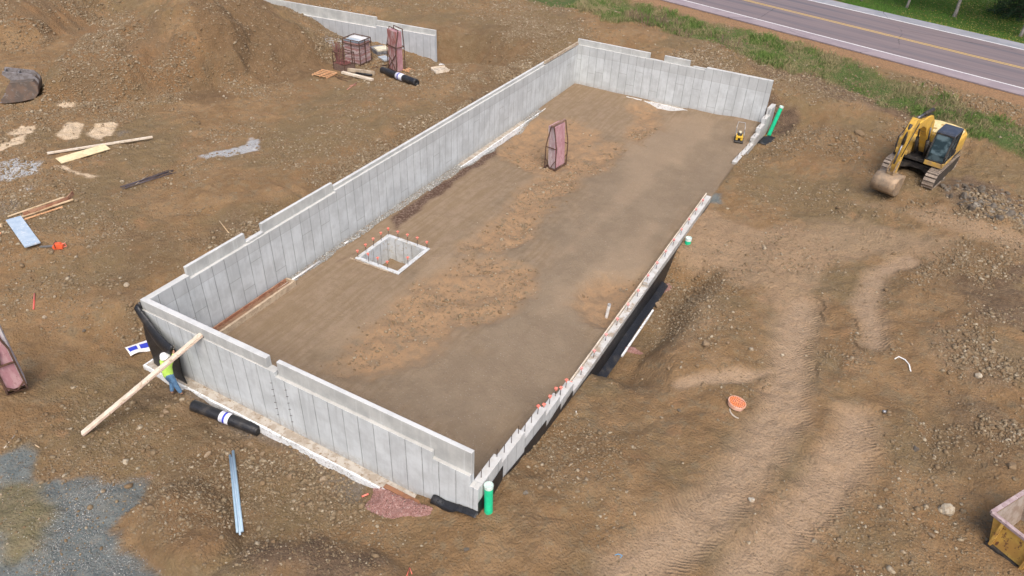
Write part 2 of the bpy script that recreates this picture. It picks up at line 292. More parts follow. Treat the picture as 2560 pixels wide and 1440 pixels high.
def ground_material():
    t = NT("site_dirt")
    A, B, Cc, D = t.attr("ma"), t.attr("mb"), t.attr("mc"), t.attr("md")
    a = t.n.new("ShaderNodeSeparateColor"); t.l.new(A.outputs["Color"], a.inputs[0]); floor_, orange, padr, alpha = a.outputs[0], a.outputs[1], a.outputs[2], A.outputs["Alpha"]
    b = t.n.new("ShaderNodeSeparateColor"); t.l.new(B.outputs["Color"], b.inputs[0])
    c = t.n.new("ShaderNodeSeparateColor"); t.l.new(Cc.outputs["Color"], c.inputs[0])
    d = t.n.new("ShaderNodeSeparateColor"); t.l.new(D.outputs["Color"], d.inputs[0])
    n1 = t.noise(.16, 5, .6); n2 = t.noise(.55, 6, .62); n3 = t.noise(2.2, 6, .65); n4 = t.noise(9, 5, .65); n5 = t.noise(38, 4, .7)
    col = t.mix(t.ss(n2, .4, .62), (0.221, 0.135, 0.064), (0.270, 0.171, 0.086))
    col = t.mix(t.ss(n1, .47, .6), col, (0.188, 0.131, 0.066))
    col = t.mix(t.ss(n3, .5, .66, 0, .75), col, (0.210, 0.159, 0.094))
    col = t.mix(t.ss(t.noise(.9, 6, .7), .56, .68, 0, .6), col, (0.298, 0.171, 0.086))
    col = t.mix(t.M('MULTIPLY', d.outputs[2], .85), col, t.mix(t.ss(n3, .4, .6), (0.139, 0.087, 0.044), (0.172, 0.107, 0.055)))
    col = t.mix(t.M('MULTIPLY', D.outputs["Alpha"], .8), col, t.mix(t.ss(n2, .42, .6), (0.209, 0.121, 0.058), (0.162, 0.106, 0.058)))
    # graded floor
    fl = t.mix(t.ss(n3, .35, .65), (0.224, 0.162, 0.104), (0.264, 0.196, 0.132))
    yst = t.noise(1.0, 5, .6, t.vm(t.pos, (5.0, .35, 1)))
    fl = t.mix(t.ss(yst, .42, .62, 0, .6), fl, (0.199, 0.140, 0.080))
    fl = t.mix(t.M('MULTIPLY', padr, .85), fl, t.mix(t.ss(n2, .4, .62), (.196, .148, .100), (.228, .174, .118)))
    E_ = t.n.new("ShaderNodeSeparateColor"); t.l.new(t.attr("me").outputs["Color"], E_.inputs[0])
    fl = t.mix(t.M('MULTIPLY', E_.outputs[0], .75), fl, t.mix(t.ss(n3, .4, .6), (0.155, 0.117, 0.076), (0.193, 0.148, 0.100)))
    fl = t.mix(t.M('MULTIPLY', E_.outputs[1], .45), fl, (0.315, 0.232, 0.153))
    col = t.mix(floor_, col, fl)
    og = t.mix(t.ss(n3, .4, .62), (.315, .200, .110), (.25, .168, .100))
    og = t.mix(t.ss(t.noise(1.3, 4, .6), .56, .68, 0, .5), og, (0.170, 0.145, 0.105))
    col = t.mix(orange, col, og)
    col = t.mix(alpha, col, t.mix(t.ss(n4, .45, .6), (0.079, 0.045, 0.030), (0.166, 0.117, 0.090)))     # wet strip
    col = t.mix(b.outputs[0], col, t.mix(t.ss(n3, .42, .62), (.130, .152, .150), (.170, .188, .178)))    # blue grey gravel
    col = t.mix(b.outputs[1], col, t.mix(t.ss(n3, .4, .6), (0.166, 0.145, 0.078), (0.210, 0.178, 0.105)))   # olive sand
    col = t.mix(b.outputs[2], col, t.mix(t.ss(n3, .4, .6), (.66, .52, .36), (.55, .42, .28)))
    col = t.mix(B.outputs["Alpha"], col, t.mix(t.ss(n4, .45, .6), (.36, .37, .38), (.50, .50, .49)))
    col = t.mix(c.outputs[0], col, t.mix(t.ss(n4, .4, .6), (0.132, 0.113, 0.090), (0.221, 0.193, 0.165)))  # dark gravel
    col = t.mix(c.outputs[1], col, t.mix(t.ss(n3, .4, .6), (0.094, 0.064, 0.045), (0.144, 0.097, 0.064)))   # topsoil
    col = t.mix(c.outputs[2], col, t.mix(t.ss(n4, .42, .6), (0.331, 0.193, 0.100), (0.243, 0.145, 0.078)))    # shoulder
    col = t.mix(t.M('MULTIPLY', Cc.outputs["Alpha"], t.ss(n3, .3, .55, .5, .95)), col, t.mix(t.ss(n3, .4, .6), (.43, .31, .205), (.36, .25, .155)))  # ruts
    col = t.mix(d.outputs[0], col, t.mix(t.ss(t.noise(1.1, 5, .7), .45, .6), (0.061, 0.102, 0.026), (0.110, 0.113, 0.042)))
    col = t.mix(t.M('MULTIPLY', d.outputs[1], .55), col, t.mix(t.ss(n4, .4, .6), (0.110, 0.077, 0.047), (0.221, 0.161, 0.105)))
    col = t.mix(t.M('MULTIPLY', E_.outputs[2], .55), col, t.mix(t.ss(n3, .4, .6), (.125, .078, .040), (.17, .115, .062)))  # damp zones, with the shading of the banks put into the tone
    # fine grit and light stones, less on the graded floor
    n6 = t.noise(4.5, 6, .75); gr_ = t.M('SUBTRACT', 1.0, t.M('MULTIPLY', floor_, .8))
    col = t.mix(t.M('MULTIPLY', t.ss(n6, .52, .72), t.M('MULTIPLY', gr_, .6)), col, (0.116, 0.079, 0.047))
    col = t.mix(t.M('MULTIPLY', t.ss(n6, .46, .3), t.M('MULTIPLY', gr_, .5)), col, (0.320, 0.220, 0.131))
    col = t.mix(t.M('MULTIPLY', t.ss(t.noise(12, 4, .65), .56, .70), t.M('MULTIPLY', gr_, .35)), col, (0.110, 0.073, 0.042))
    col = t.mix(t.ss(n5, .35, .75, 0, .28), col, t.mix(.5, col, (.05, .03, .018)))
    col = t.mix(t.ss(n4, .55, .75, 0, .35), col, (0.331, 0.225, 0.138))
    st = t.M('MULTIPLY', t.ss(n2, .40, .62, .25, 1.0), t.M('SUBTRACT', 1.0, t.M('MULTIPLY', floor_, .8)))
    for sc, th in ((14, .80), (30, .86)):
        v = t.vor(sc); rnd = t.n.new("ShaderNodeSeparateColor"); t.l.new(v.outputs["Color"], rnd.inputs[0])
        k = t.M('MULTIPLY', t.M('GREATER_THAN', rnd.outputs[0], th), t.ss(v.outputs["Distance"], .25, .36, 1, 0))
        k = t.M('MULTIPLY', t.M('MULTIPLY', k, st), .6)
        col = t.mix(k, col, t.mix(rnd.outputs[1], (.33, .26, .18), (0.188, 0.152, 0.112)))
    v = t.vor(22); rnd = t.n.new("ShaderNodeSeparateColor"); t.l.new(v.outputs["Color"], rnd.inputs[0])
    k = t.M('MULTIPLY', t.M('GREATER_THAN', rnd.outputs[0], .93), t.ss(v.outputs["Distance"], .2, .32, 1, 0))
    col = t.mix(t.M('MULTIPLY', k, t.M('MAXIMUM', t.M('MULTIPLY', b.outputs[0], .9), t.M('MULTIPLY', t.M('MAXIMUM', padr, d.outputs[1]), .45))), col, (.52, .51, .47))
    # relief
    trk = t.attr("trk"); tv = t.sep(trk.outputs["Vector"])
    rib = t.M('MULTIPLY', t.M('SINE', t.M('MULTIPLY', tv[0], 38.0)), t.M('MULTIPLY', tv[1], .38))
    hgt = t.M('ADD', t.M('MULTIPLY', n4, 1.3), t.M('MULTIPLY', n5, .22))
    hgt = t.M('ADD', hgt, t.M('MULTIPLY', t.vor(11).outputs["Distance"], -.5))
    hgt = t.M('MULTIPLY', hgt, t.M('SUBTRACT', 1.0, t.M('MULTIPLY', floor_, .62)))
    hgt = t.M('ADD', hgt, rib)
    t.bump(hgt, .075, 1.0)
    col = t.mix(t.M('MULTIPLY', t.ss(t.M('SINE', t.M('MULTIPLY', tv[0], 38.0)), -.9, -.2, 1, 0), t.M('MULTIPLY', tv[1], .25)), col, (.10, .062, .036))
    return t.out(col, .95)

# --------------------------------------------------------------- object helpers
def tag(o, label=None, cat=None, group=None, kind=None):
    if label: o["label"] = label
    if cat: o["category"] = cat
    if group: o["group"] = group
    if kind: o["kind"] = kind
    return o
def empty(name, loc, label, cat, rz=0, group=None):
    o = bpy.data.objects.new(name, None); COL.objects.link(o); o.location = loc; o.rotation_euler = (0, 0, rz); o.empty_display_size = .2
    return tag(o, label, cat, group)
class MB:
    def __init__(s): s.v = []; s.f = []
    def add(s, vs, fs):
        n = len(s.v); s.v += [tuple(v) for v in vs]; s.f += [tuple(i+n for i in f) for f in fs]; return s
    def box(s, x0, x1, y0, y1, z0, z1):
        return s.add([(x0,y0,z0),(x1,y0,z0),(x1,y1,z0),(x0,y1,z0),(x0,y0,z1),(x1,y0,z1),(x1,y1,z1),(x0,y1,z1)], [(3,2,1,0),(4,5,6,7),(0,1,5,4),(1,2,6,5),(2,3,7,6),(3,0,4,7)])
    def beam(s, a, b, w_, h_, up=(0, 0, 1), a2=None):
        "box from a to b, w wide, h high, centred"
        a = Vector(a); b = Vector(b); d = (b-a).normalized(); side = d.cross(Vector(up))
        if side.length < 1e-4: side = d.cross(Vector((1, 0, 0)))
        side.normalize(); u = side.cross(d)
        vs = []
        for p in (a, b):
            for (i, j) in ((-1,-1),(1,-1),(1,1),(-1,1)): vs.append(p+side*i*w_/2+u*j*h_/2)
        return s.add(vs, [(0,1,2,3),(7,6,5,4),(0,4,5,1),(1,5,6,2),(2,6,7,3),(3,7,4,0)])
    def prism(s, pts, axis_, lo, hi):
        "polygon in the two other axes extruded along axis"
        n = len(pts); vs = []
        for k in (lo, hi):
            for p in pts:
                vs.append({0: (k, p[0], p[1]), 1: (p[0], k, p[1]), 2: (p[0], p[1], k)}[axis_])
        return s.add(vs, [tuple(range(n))[::-1], tuple(range(n, 2*n))]+[(i, (i+1) % n, n+(i+1) % n, n+i) for i in range(n)])
    def tube(s, pts, r, n=10, caps=True, hollow=0):
        pts = [Vector(p) for p in pts]; rr = r if isinstance(r, (list, tuple)) else [r]*len(pts); rings = []
        prev = None
        for i, p in enumerate(pts):
            d = (pts[min(i+1, len(pts)-1)]-pts[max(i-1, 0)]).normalized()
            a = d.cross(Vector((0, 0, 1))) if prev is None else (prev-d*prev.dot(d))
            if a.length < 1e-3: a = d.cross(Vector((1, 0, 0)))
            a.normalize(); prev = a; b = d.cross(a)
            rings.append([p+(a*math.cos(2*math.pi*k/n)+b*math.sin(2*math.pi*k/n))*rr[i] for k in range(n)])
        vs = [v for q in rings for v in q]; fs = []
        for i in range(len(pts)-1):
            for k in range(n): fs.append((i*n+k, i*n+(k+1) % n, (i+1)*n+(k+1) % n, (i+1)*n+k))
        if caps: fs += [tuple(range(n))[::-1], tuple(range((len(pts)-1)*n, len(pts)*n))]
        return s.add(vs, fs)
    def lathe(s, prof, c=(0, 0, 0), n=24, axis_=(0, 0, 1)):
        q = Vector(axis_).to_track_quat('Z', 'Y'); vs = []; fs = []
        for (r, z) in prof:
            for k in range(n): vs.append(Vector(c)+q @ Vector((r*math.cos(2*math.pi*k/n), r*math.sin(2*math.pi*k/n), z)))
        for i in range(len(prof)-1):
            for k in range(n): fs.append((i*n+k, i*n+(k+1) % n, (i+1)*n+(k+1) % n, (i+1)*n+k))
        return s.add(vs, fs)
    def grid(s, fn, nu, nv, thick=0):
        vs = [fn(i/nu, j/nv) for i in range(nu+1) for j in range(nv+1)]
        return s.add(vs, [(i*(nv+1)+j, (i+1)*(nv+1)+j, (i+1)*(nv+1)+j+1, i*(nv+1)+j+1) for i in range(nu) for j in range(nv)])
    def build(s, name, mat, parent=None, bevel=0, smooth=False, solid=0, loc=None):
        me = bpy.data.meshes.new(name); me.from_pydata([tuple(v) for v in s.v], [], s.f); me.update()
        o = bpy.data.objects.new(name, me); COL.objects.link(o); me.materials.append(mat)
        if parent is not None: o.parent = parent
        if smooth: me.polygons.foreach_set("use_smooth", [True]*len(me.polygons))
        if solid: m = o.modifiers.new("s", 'SOLIDIFY'); m.thickness = solid; m.offset = 0
        if bevel: m = o.modifiers.new("b", 'BEVEL'); m.width = bevel; m.segments = 2; m.limit_method = 'ANGLE'
        return o
def world(o, label, cat, group=None, kind=None): return tag(o, label, cat, group, kind)

# --------------------------------------------------------------- ground mesh
def grid_mesh(name, X, Y, Z):
    nx, ny = X.shape; me = bpy.data.meshes.new(name)
    co = np.stack([X, Y, Z], -1).reshape(-1, 3).astype(np.float32)
    idx = np.arange(nx*ny).reshape(nx, ny)
    q = np.stack([idx[:-1, :-1], idx[1:, :-1], idx[1:, 1:], idx[:-1, 1:]], -1).reshape(-1, 4).astype(np.int32)
    me.vertices.add(len(co)); me.vertices.foreach_set("co", co.ravel()); me.loops.add(q.size); me.loops.foreach_set("vertex_index", q.ravel())
    me.polygons.add(len(q)); me.polygons.foreach_set("loop_start", np.arange(0, q.size, 4, dtype=np.int32)); me.polygons.foreach_set("use_smooth", np.ones(len(q), bool))
    me.update(calc_edges=True); return me
def cattr(me, name, *ch):
    a = me.color_attributes.new(name, 'FLOAT_COLOR', 'POINT'); a.data.foreach_set("color", np.stack([np.clip(c, 0, 1).ravel() for c in ch], -1).astype(np.float32).ravel())
gme = grid_mesh("ground", GX, GY, GZ)
m_wet = m_rp
cattr(gme, "ma", ins_m, m_or, m_padR, m_wet)
cattr(gme, "mb", m_gravel, m_olive, m_sand, m_cem)
cattr(gme, "mc", m_ggrav*.8, np.maximum(m_topsoil*.8, m_clay), m_shoul*(1-m_lawn), m_light*(1-m_gravel))
cattr(gme, "md", np.maximum(m_gr, m_lawn), m_rocky, m_cone, m_heap)
m_damp_shade = mask([[(1340,100),(1400,160),(1230,270),(1080,360),(940,430),(840,470),(700,560),(620,600),(560,580),(700,500),(860,410),(1010,330),(1140,240),(1240,160)],
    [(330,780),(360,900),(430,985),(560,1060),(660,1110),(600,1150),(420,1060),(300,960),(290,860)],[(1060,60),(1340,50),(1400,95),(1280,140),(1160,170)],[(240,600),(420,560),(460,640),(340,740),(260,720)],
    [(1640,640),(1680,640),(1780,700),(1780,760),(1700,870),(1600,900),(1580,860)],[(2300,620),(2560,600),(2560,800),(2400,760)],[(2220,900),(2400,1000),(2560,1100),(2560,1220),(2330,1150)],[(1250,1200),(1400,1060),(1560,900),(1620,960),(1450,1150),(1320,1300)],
    [(360,1150),(560,1120),(700,1200),(640,1340),(450,1300)]], 1.0, 2.2, 21)*(1-ins_m)*(1-m_light)  # damp dirt plus slope shade painted into the ground colour
cattr(gme, "me", m_band*(1-m_or), m_tan*(1-m_or), m_damp_shade, 0*GX+1)
ta = gme.attributes.new("trk", 'FLOAT_VECTOR', 'POINT'); ta.data.foreach_set("vector", np.stack([tread, np.clip(tmask, 0, 1), 0*tread], -1).astype(np.float32).ravel())
ground = bpy.data.objects.new("ground", gme); COL.objects.link(ground); gme.materials.append(ground_material()); tag(ground, kind="structure")

# --------------------------------------------------------------- rocks
def ico():
    import bmesh
    bm = bmesh.new(); bmesh.ops.create_icosphere(bm, subdivisions=1, radius=1); v = np.array([x.co[:] for x in bm.verts]); f = np.array([[a.index for a in x.verts] for x in bm.faces]); bm.free(); return v, f
IV, IF = ico()
def rock_var(i):
    r = np.random.default_rng(100+i); v = IV*(1+r.uniform(-.32, .32, (len(IV), 1))); v = v*np.array([1, r.uniform(.6, .95), r.uniform(.4, .75)])
    for _ in range(4):     # cleave flat faces
        n = r.normal(size=3); n /= np.linalg.norm(n); k = v@n-.5; v = v-np.outer(np.clip(k, 0, None), n)*.9
    return v
RV = [rock_var(i) for i in range(10)]
def scatter_mesh(name, pts, sizes, mat, sink=.25, flat=1.0):
    n = len(pts); which = rng.integers(0, len(RV), n); V = np.stack([RV[k] for k in which])*sizes[:, None, None]
    V[:, :, 2] *= flat
    a = rng.uniform(0, 6.28, n); tl = rng.normal(0, .35, n); ca, sa, ct, st_ = np.cos(a)[:, None], np.sin(a)[:, None], np.cos(tl)[:, None], np.sin(tl)[:, None]
    x, y, z = V[..., 0], V[..., 1]*ct-V[..., 2]*st_, V[..., 1]*st_+V[..., 2]*ct
    X = x*ca-y*sa+pts[:, 0:1]; Y = x*sa+y*ca+pts[:, 1:2]; Z = z+pts[:, 2:3]+(sizes*flat*(.45-sink))[:, None]
    co = np.stack([X, Y, Z], -1).reshape(-1, 3).astype(np.float32); F = (IF[None]+(np.arange(n)*len(IV))[:, None, None]).reshape(-1, 3).astype(np.int32)
    me = bpy.data.meshes.new(name); me.vertices.add(len(co)); me.vertices.foreach_set("co", co.ravel()); me.loops.add(F.size); me.loops.foreach_set("vertex_index", F.ravel())
    me.polygons.add(len(F)); me.polygons.foreach_set("loop_start", np.arange(0, F.size, 3, dtype=np.int32)); me.update(calc_edges=True)
    rc = np.repeat(rng.uniform(0, 1, n), len(IV)); a_ = me.attributes.new("rnd", 'FLOAT', 'POINT'); a_.data.foreach_set("value", rc.astype(np.float32))
    o = bpy.data.objects.new(name, me); COL.objects.link(o); me.materials.append(mat); return o
def stone_mat(name, cols, attr=True):
    t = NT(name)
    r = t.attr("rnd").outputs["Fac"] if attr else t.n.new("ShaderNodeObjectInfo").outputs["Random"]
    c = t.mix(t.ss(r, .1, .45), cols[0], cols[1]); c = t.mix(t.ss(r, .8, .92), c, cols[2])
    c = t.mix(t.ss(t.noise(9, 4, .6), .45, .6, 0, .7), c, cols[3]); t.bump(t.noise(30, 3, .6), .02); return t.out(c, .9)
M_STONE = stone_mat("loose_stone", [(.20, .135, .075), (.235, .18, .112), (.37, .31, .22), (.17, .115, .066)])
M_GREY = stone_mat("grey_stone", [(.095, .082, .065), (.15, .132, .108), (.25, .225, .185), (.125, .092, .064)], False)
M_PALE = stone_mat("pale_stone", [(.48, .42, .32), (.42, .36, .27), (.5, .46, .38), (.32, .24, .16)], False)
M_BRN = stone_mat("brown_stone", [(.22, .155, .09), (.26, .19, .12), (.32, .25, .17), (.20, .135, .08)], False)
M_RED = stone_mat("red_gravel", [(.27, .14, .12), (.33, .19, .165), (.42, .29, .26), (.25, .13, .11)])
M_WHITE = stone_mat("pale_gravel", [(.20, .20, .185), (.32, .32, .30), (.6, .6, .56), (.26, .26, .25)])
def samp(n, x0, x1, y0, y1): return rng.uniform(x0, x1, n), rng.uniform(y0, y1, n)
def gi(A, x, y):
    i = np.clip(np.searchsorted(xs, x)-1, 0, len(xs)-1); j = np.clip(np.searchsorted(ys, y)-1, 0, len(ys)-1); return A[i, j]
def onroad(x, y):
    o = x*RN[0]+y*RN[1]; return (o > 49.9)
dens = np.clip(.12+.8*m_rocky+.22*m_heap+.2*m_damp_shade+.7*m_ggrav+.10*m_or, 0, 1)*(1-ins_m*(1-.5*m_or))*(1-.9*m_light)*(1-.85*m_gravel)*(1-.9*m_sand)*(1-.8*m_gr)*(1-m_lawn)
dens = np.where(ins_m > 0, dens*.6, dens)
dens = dens*np.clip(.5+5.0*(fbm(GX, GY, 3.5, 5, 50, .65)+.08), .05, 3.0)*(1-.6*m_cone)
x, y = samp(1100000, -40, 32, -10, 50)
k = (rng.uniform(0, 1, len(x)) < gi(dens, x, y)*1.6) & ~onroad(x, y)
x, y = x[k], y[k]; dist = np.hypot(x-CC[0], y-CC[1])
s = rng.lognormal(-3.6, .5, len(x))*(1+dist/70); rk = gi(m_rocky, x, y); s = np.clip(s*(.9+.5*rk*rng.uniform(0, 1.3, len(x))), .012, .15)
k = (s > .016*(dist/25)); x, y, s = x[k], y[k], s[k]
scatter_mesh("loose_stones", np.stack([x, y, zat(x, y)], -1), s, M_STONE, .35); tag(bpy.data.objects["loose_stones"], "brown and grey stones and clods strewn over the open dirt", "stones", kind="stuff")
# white chips on the blue grey gravel and the wall drains
x, y = samp(60000, -6, 8, -10, 1); k = (rng.uniform(0, 1, len(x)) < gi(m_gravel, x, y)*(1-gi(m_olive, x, y))*np.clip(.25+2.6*fbm(x, y, 1.2, 4, 55), 0.02, 1)); x, y = x[k], y[k]
scatter_mesh("gravel_chips", np.stack([x, y, zat(x, y)], -1), rng.uniform(.008, .026, len(x))**1.0, M_WHITE, .2); tag(bpy.data.objects["gravel_chips"], "white chips lying on the blue grey gravel patch in the bottom left corner", "gravel", kind="stuff")
x, y = samp(16000, .28, 1.0, .3, 37); k = (x-.27) < np.where(y < 17, .38, .5)*(1+.5*fbm(x, y, 1.0, 2, 4)); x, y = x[k], y[k]; k = (y < 31) ; x, y = x[k], y[k]
scatter_mesh("drain_gravel", np.stack([x, y, zat(x, y)], -1), rng.uniform(.018, .05, len(x)), M_WHITE, .2); tag(bpy.data.objects["drain_gravel"], "grey drain gravel along the inside foot of the long concrete wall", "gravel", kind="stuff")
def gravel_pile(c, r, h_, n, label):
    # the bed under the stones and its stones together
    c = P(*c); a = rng.uniform(0, 6.28, n); q = np.sqrt(rng.uniform(0, 1, n)); x = c[0]+r[0]*q*np.cos(a)*(1+.2*np.sin(3*a+1)); y = c[1]+r[1]*q*np.sin(a)*(1+.2*np.sin(2*a))
    z = zat(x, y)+h_*(1-q**1.5)-.02; inn = inside(x, y) | ((y > -.37) & (y < .1) & (x < 14.3) & (x > 0)); k = ~inn; o = scatter_mesh("red_gravel", np.stack([x, y, z], -1)[k], rng.uniform(.015, .045, k.sum()), M_RED, .1)
    return tag(o, label, "gravel", kind="stuff")
gravel_pile((990, 1262), (1.1, .62), .22, 5600, "heap of red gravel below the near wall by the rusty board")
gravel_pile((1660, 722), (.28, .5), .1, 900, "small red gravel patch at the far end of the trench")
gravel_pile((1572, 873), (.55, .16), .06, 900, "thin red gravel streak at the near end of the trench")

# individual boulders
rock_meshes = []
def rock_mesh(i):
    import bmesh
    bm = bmesh.new(); bmesh.ops.create_icosphere(bm, subdivisions=2, radius=1); r = np.random.default_rng(300+i)
    v = np.array([q.co[:] for q in bm.verts]); v = v*(1+.12*r.normal(size=(len(v), 1)))*np.array([1, r.uniform(.55, .9), r.uniform(.45, .75)])
    for _ in range(8):
        n = r.normal(size=3); n /= np.linalg.norm(n); kk = v@n-r.uniform(.38, .6); v = v-np.outer(np.clip(kk, 0, None), n)
    for q, c in zip(bm.verts, v): q.co = c
    me = bpy.data.meshes.new("boulder"); bm.to_mesh(me); bm.free(); return me
RM = [rock_mesh(i) for i in range(8)]; RMM = {}
def boulder(p, s, mat, label, group=None, name="rock", rz=None, i=None, tilt=.25):
    i = random.randrange(8) if i is None else i; key = (i, mat.name)
    if key not in RMM:
        me = RM[i].copy(); me.name = name; me.materials.append(mat); RMM[key] = me
    o = bpy.data.objects.new(name, RMM[key]); COL.objects.link(o); o.location = (p[0], p[1], p[2]+s*.22)
    o.scale = (s, s, s); o.rotation_euler = (random.gauss(0, tilt), random.gauss(0, tilt), random.uniform(0, 6.28) if rz is None else rz)
    return tag(o, label, "rock", group)
named = [((2365,1278), .36, M_PALE, "big pale squared rock lying left of the yellow bin"), ((2040,1008), 0, None, None), ((315,1155), .17, M_PALE, "white pointed stone above the blue grey gravel patch"),
 ((1697,1026), .10, M_GREY, "round blue grey stone left of the orange drain cover"), ((2150,338), .42, M_BRN, "flat pinkish brown rock left of the excavator tracks"), ((318,715), .17, M_PALE, "pale stone on the dirt left of the near corner of the long wall"),
 ((2443,940), .2, M_PALE, "pale upright slab stone right of the white bent hose"), ((2530,1168), .24, M_BRN, "long flat brown stone above the yellow bin"), ((2185,1120), .0, None, None),
 ((2290,1125), .17, M_GREY, "dark edged stone between the wheel ruts and the yellow bin"), ((1880,1252), .16, M_PALE, "pale flat stone lying in the left wheel rut"), ((2330,1340), .13, M_BRN, "small brown stone below the big pale squared rock"),
 ((1765,865), .28, M_BRN, "brown rock beside the dirt tongue right of the trench"), ((1645,765), .26, M_BRN, "flat tan rock at the edge of the trench by the white strip"), ((585,230), .0, None, None),
 ((560,242), .14, M_PALE, "pale stone at the foot of the dirt heaps"), ((210,828), .12, M_GREY, "grey stone left of the blue and white plastic sheet"), ((1535,1257), 0, None, None), ((2192,870), 0, None, None),
 ((387,1060), .15, M_BRN, "brown stone right of the foot of the long leaning board"), ((1955,890), .12, M_PALE, "small pale stone above the left wheel rut"), ((1165,1375), .12, M_GREY, "grey stone below the red gravel heap"), ((2155,1030), 0, None, None),
 ((2000,1030), 0, None, None), ((1315,1232), .13, M_GREY, "white capped stone right of the near green pipe"), ((112,795), .12, M_PALE, "pale stone right of the red survey stake"), ((1085,1365), 0, None, None)]
taken = []
for q, s, m, lb in named:
    if s > 0: p = P(*q); boulder(p, s, m, lb); taken.append(p[:2])
# rubble heap beside the excavator
hp = [P(*q) for q in ((2350,455),(2420,452),(2480,470),(2560,500),(2560,562),(2480,548),(2400,515))]
cnt = 0; bx0, bx1 = min(p[0] for p in hp), max(p[0] for p in hp)+1; by0, by1 = min(p[1] for p in hp), max(p[1] for p in hp)
while cnt < 215:
    x, y = random.uniform(bx0, bx1), random.uniform(by0, by1)
    if sdist(np.array([x]), np.array([y]), hp)[0] < -.15: continue
    s = min(.45, random.lognormvariate(-2.1, .5)); boulder((x, y, float(zat(x, y))-.04), s, M_GREY, "broken grey rock in the rubble heap right of the excavator", "rocks of the rubble heap"); cnt += 1
cnt = 0
rocks_px = [(1700,165),(1830,200),(1300,180),(1150,330),(900,440),(560,590),(520,640),(300,740),(640,1120),(720,1160),(800,1200),(420,1030),(560,1100),(2380,850),(2450,900),(2300,960),(2500,1040),(1430,45),(1900,1000),(1760,900)]
while cnt < 55:
    c = random.choice(rocks_px); u, v = c[0]+random.gauss(0, 55), c[1]+random.gauss(0, 30)
    if not (0 < u < 2560 and 0 < v < 1440): continue
    p = P(u, v)
    if inside(p[0], p[1]) or (-.5 < p[0] < W+.3 and -.5 < p[1] < L+.2) or onroad(p[0], p[1]): continue
    boulder(p, random.uniform(.07, .16), M_BRN, "loose brown rock half buried in the open dirt around the foundation", "loose rocks in the dirt"); cnt += 1

# --------------------------------------------------------------- concrete
def concrete(name, seam=.61, horiz=True, light=(.57, .605, .615), dark=(.45, .475, .48), top=(.54, .54, .515), hz=None, seed=0.0):
    t = NT(name); p = t.sep(t.pos); n = t.sep(t.nor)
    ax = t.M('GREATER_THAN', t.M('ABSOLUTE', n[0]), .6)
    u = t.M('ADD', t.M('ADD', t.M('MULTIPLY', p[0], t.M('SUBTRACT', 1.0, ax)), t.M('MULTIPLY', p[1], ax)), seed)
    wv = t.M('MULTIPLY', t.M('SUBTRACT', t.noise(3.0, 3, .6), .5), .025)
    uu = t.M('DIVIDE', t.M('ADD', u, wv), seam); cell = t.M('FLOOR', uu); fr = t.M('FRACT', uu)
    edge = t.M('MINIMUM', fr, t.M('SUBTRACT', 1.0, fr))
    wn = t.n.new("ShaderNodeTexWhiteNoise"); wn.noise_dimensions = '1D'; t.l.new(cell, wn.inputs["W"])
    tone = wn.outputs["Value"]
    streak = t.noise(1.0, 5, .6, t.comb(t.M('MULTIPLY', u, 7.0), cell, t.M('MULTIPLY', p[2], .55)))
    n2 = t.noise(1.1, 6, .65); n3 = t.noise(7, 5, .7)
    c = t.mix(t.ss(n2, .35, .65), light, dark)
    c = t.mix(t.M('MULTIPLY', tone, .22), c, tuple(v*.82 for v in dark))
    c = t.mix(t.ss(streak, .5, .74, 0, .38), c, (.34, .355, .36))
    c = t.mix(t.ss(streak, .26, .46, .4, 0), c, (.66, .69, .69))
    c = t.mix(t.ss(n3, .6, .75, 0, .35), c, (.30, .295, .28))
    if horiz:
        hw = wn2 = t.n.new("ShaderNodeTexWhiteNoise"); wn2.noise_dimensions = '1D'; t.l.new(t.M('ADD', cell, 31.7), wn2.inputs["W"])
        hh = t.M('ADD', .45, t.M('MULTIPLY', wn2.outputs["Value"], 2.6))
        hl = t.M('MULTIPLY', t.M('GREATER_THAN', tone, .55), t.ss(t.M('ABSOLUTE', t.M('SUBTRACT', p[2], hh)), .006, .022, .55, 0))
        c = t.mix(hl, c, (.20, .20, .19))
        if hz: c = t.mix(t.ss(t.M('ABSOLUTE', t.M('SUBTRACT', p[2], hz)), .006, .02, .45, 0), c, (.24, .24, .235))
        if hz: c = t.mix(t.ss(p[2], hz-.03, hz+.03, 0, .35), c, (.36, .365, .36))
    ln = t.M('MULTIPLY', t.ss(edge, .012, .034, 1, 0), t.ss(t.noise(1.7, 4, .7), .25, .6, .25, 1.0))
    if seam < 50: c = t.mix(t.M('MULTIPLY', ln, .8), c, (.19, .20, .20))
    c = t.mix(t.M('MULTIPLY', t.ss(t.M('ADD', p[2], t.M('MULTIPLY', n2, .5)), .15, .75, 1, 0), t.ss(n3, .35, .6, .1, .6)), c, (.27, .22, .16))
    tp = t.mix(t.ss(n2, .4, .62), top, tuple(v*.86 for v in top)); tp = t.mix(t.ss(n3, .58, .72, 0, .5), tp, (.42, .39, .33))
    if name == 'cast_concrete_low': tp = t.mix(t.M('MULTIPLY', t.ss(t.M('ABSOLUTE', t.M('SUBTRACT', p[1], 12.0)), 2.5, 5.5, 1, .25), t.ss(t.noise(2.0, 5, .7), .45, .62, 0, .75)), tp, (.27, .19, .11))
    c = t.mix(t.M('GREATER_THAN', n[2], .6), c, tp)
    hgt = t.M('ADD', t.M('MULTIPLY', n3, .25), t.M('MULTIPLY', t.ss(edge, .01, .03), .6 if seam < 50 else 0.0))
    t.bump(hgt, .012); return t.out(c, .85)
M_WALL = concrete("cast_concrete", hz=2.35)
M_WALLN = concrete("cast_concrete_near", horiz=False, seed=.47, light=(.59, .625, .635), dark=(.47, .495, .50), top=(.49, .485, .455))
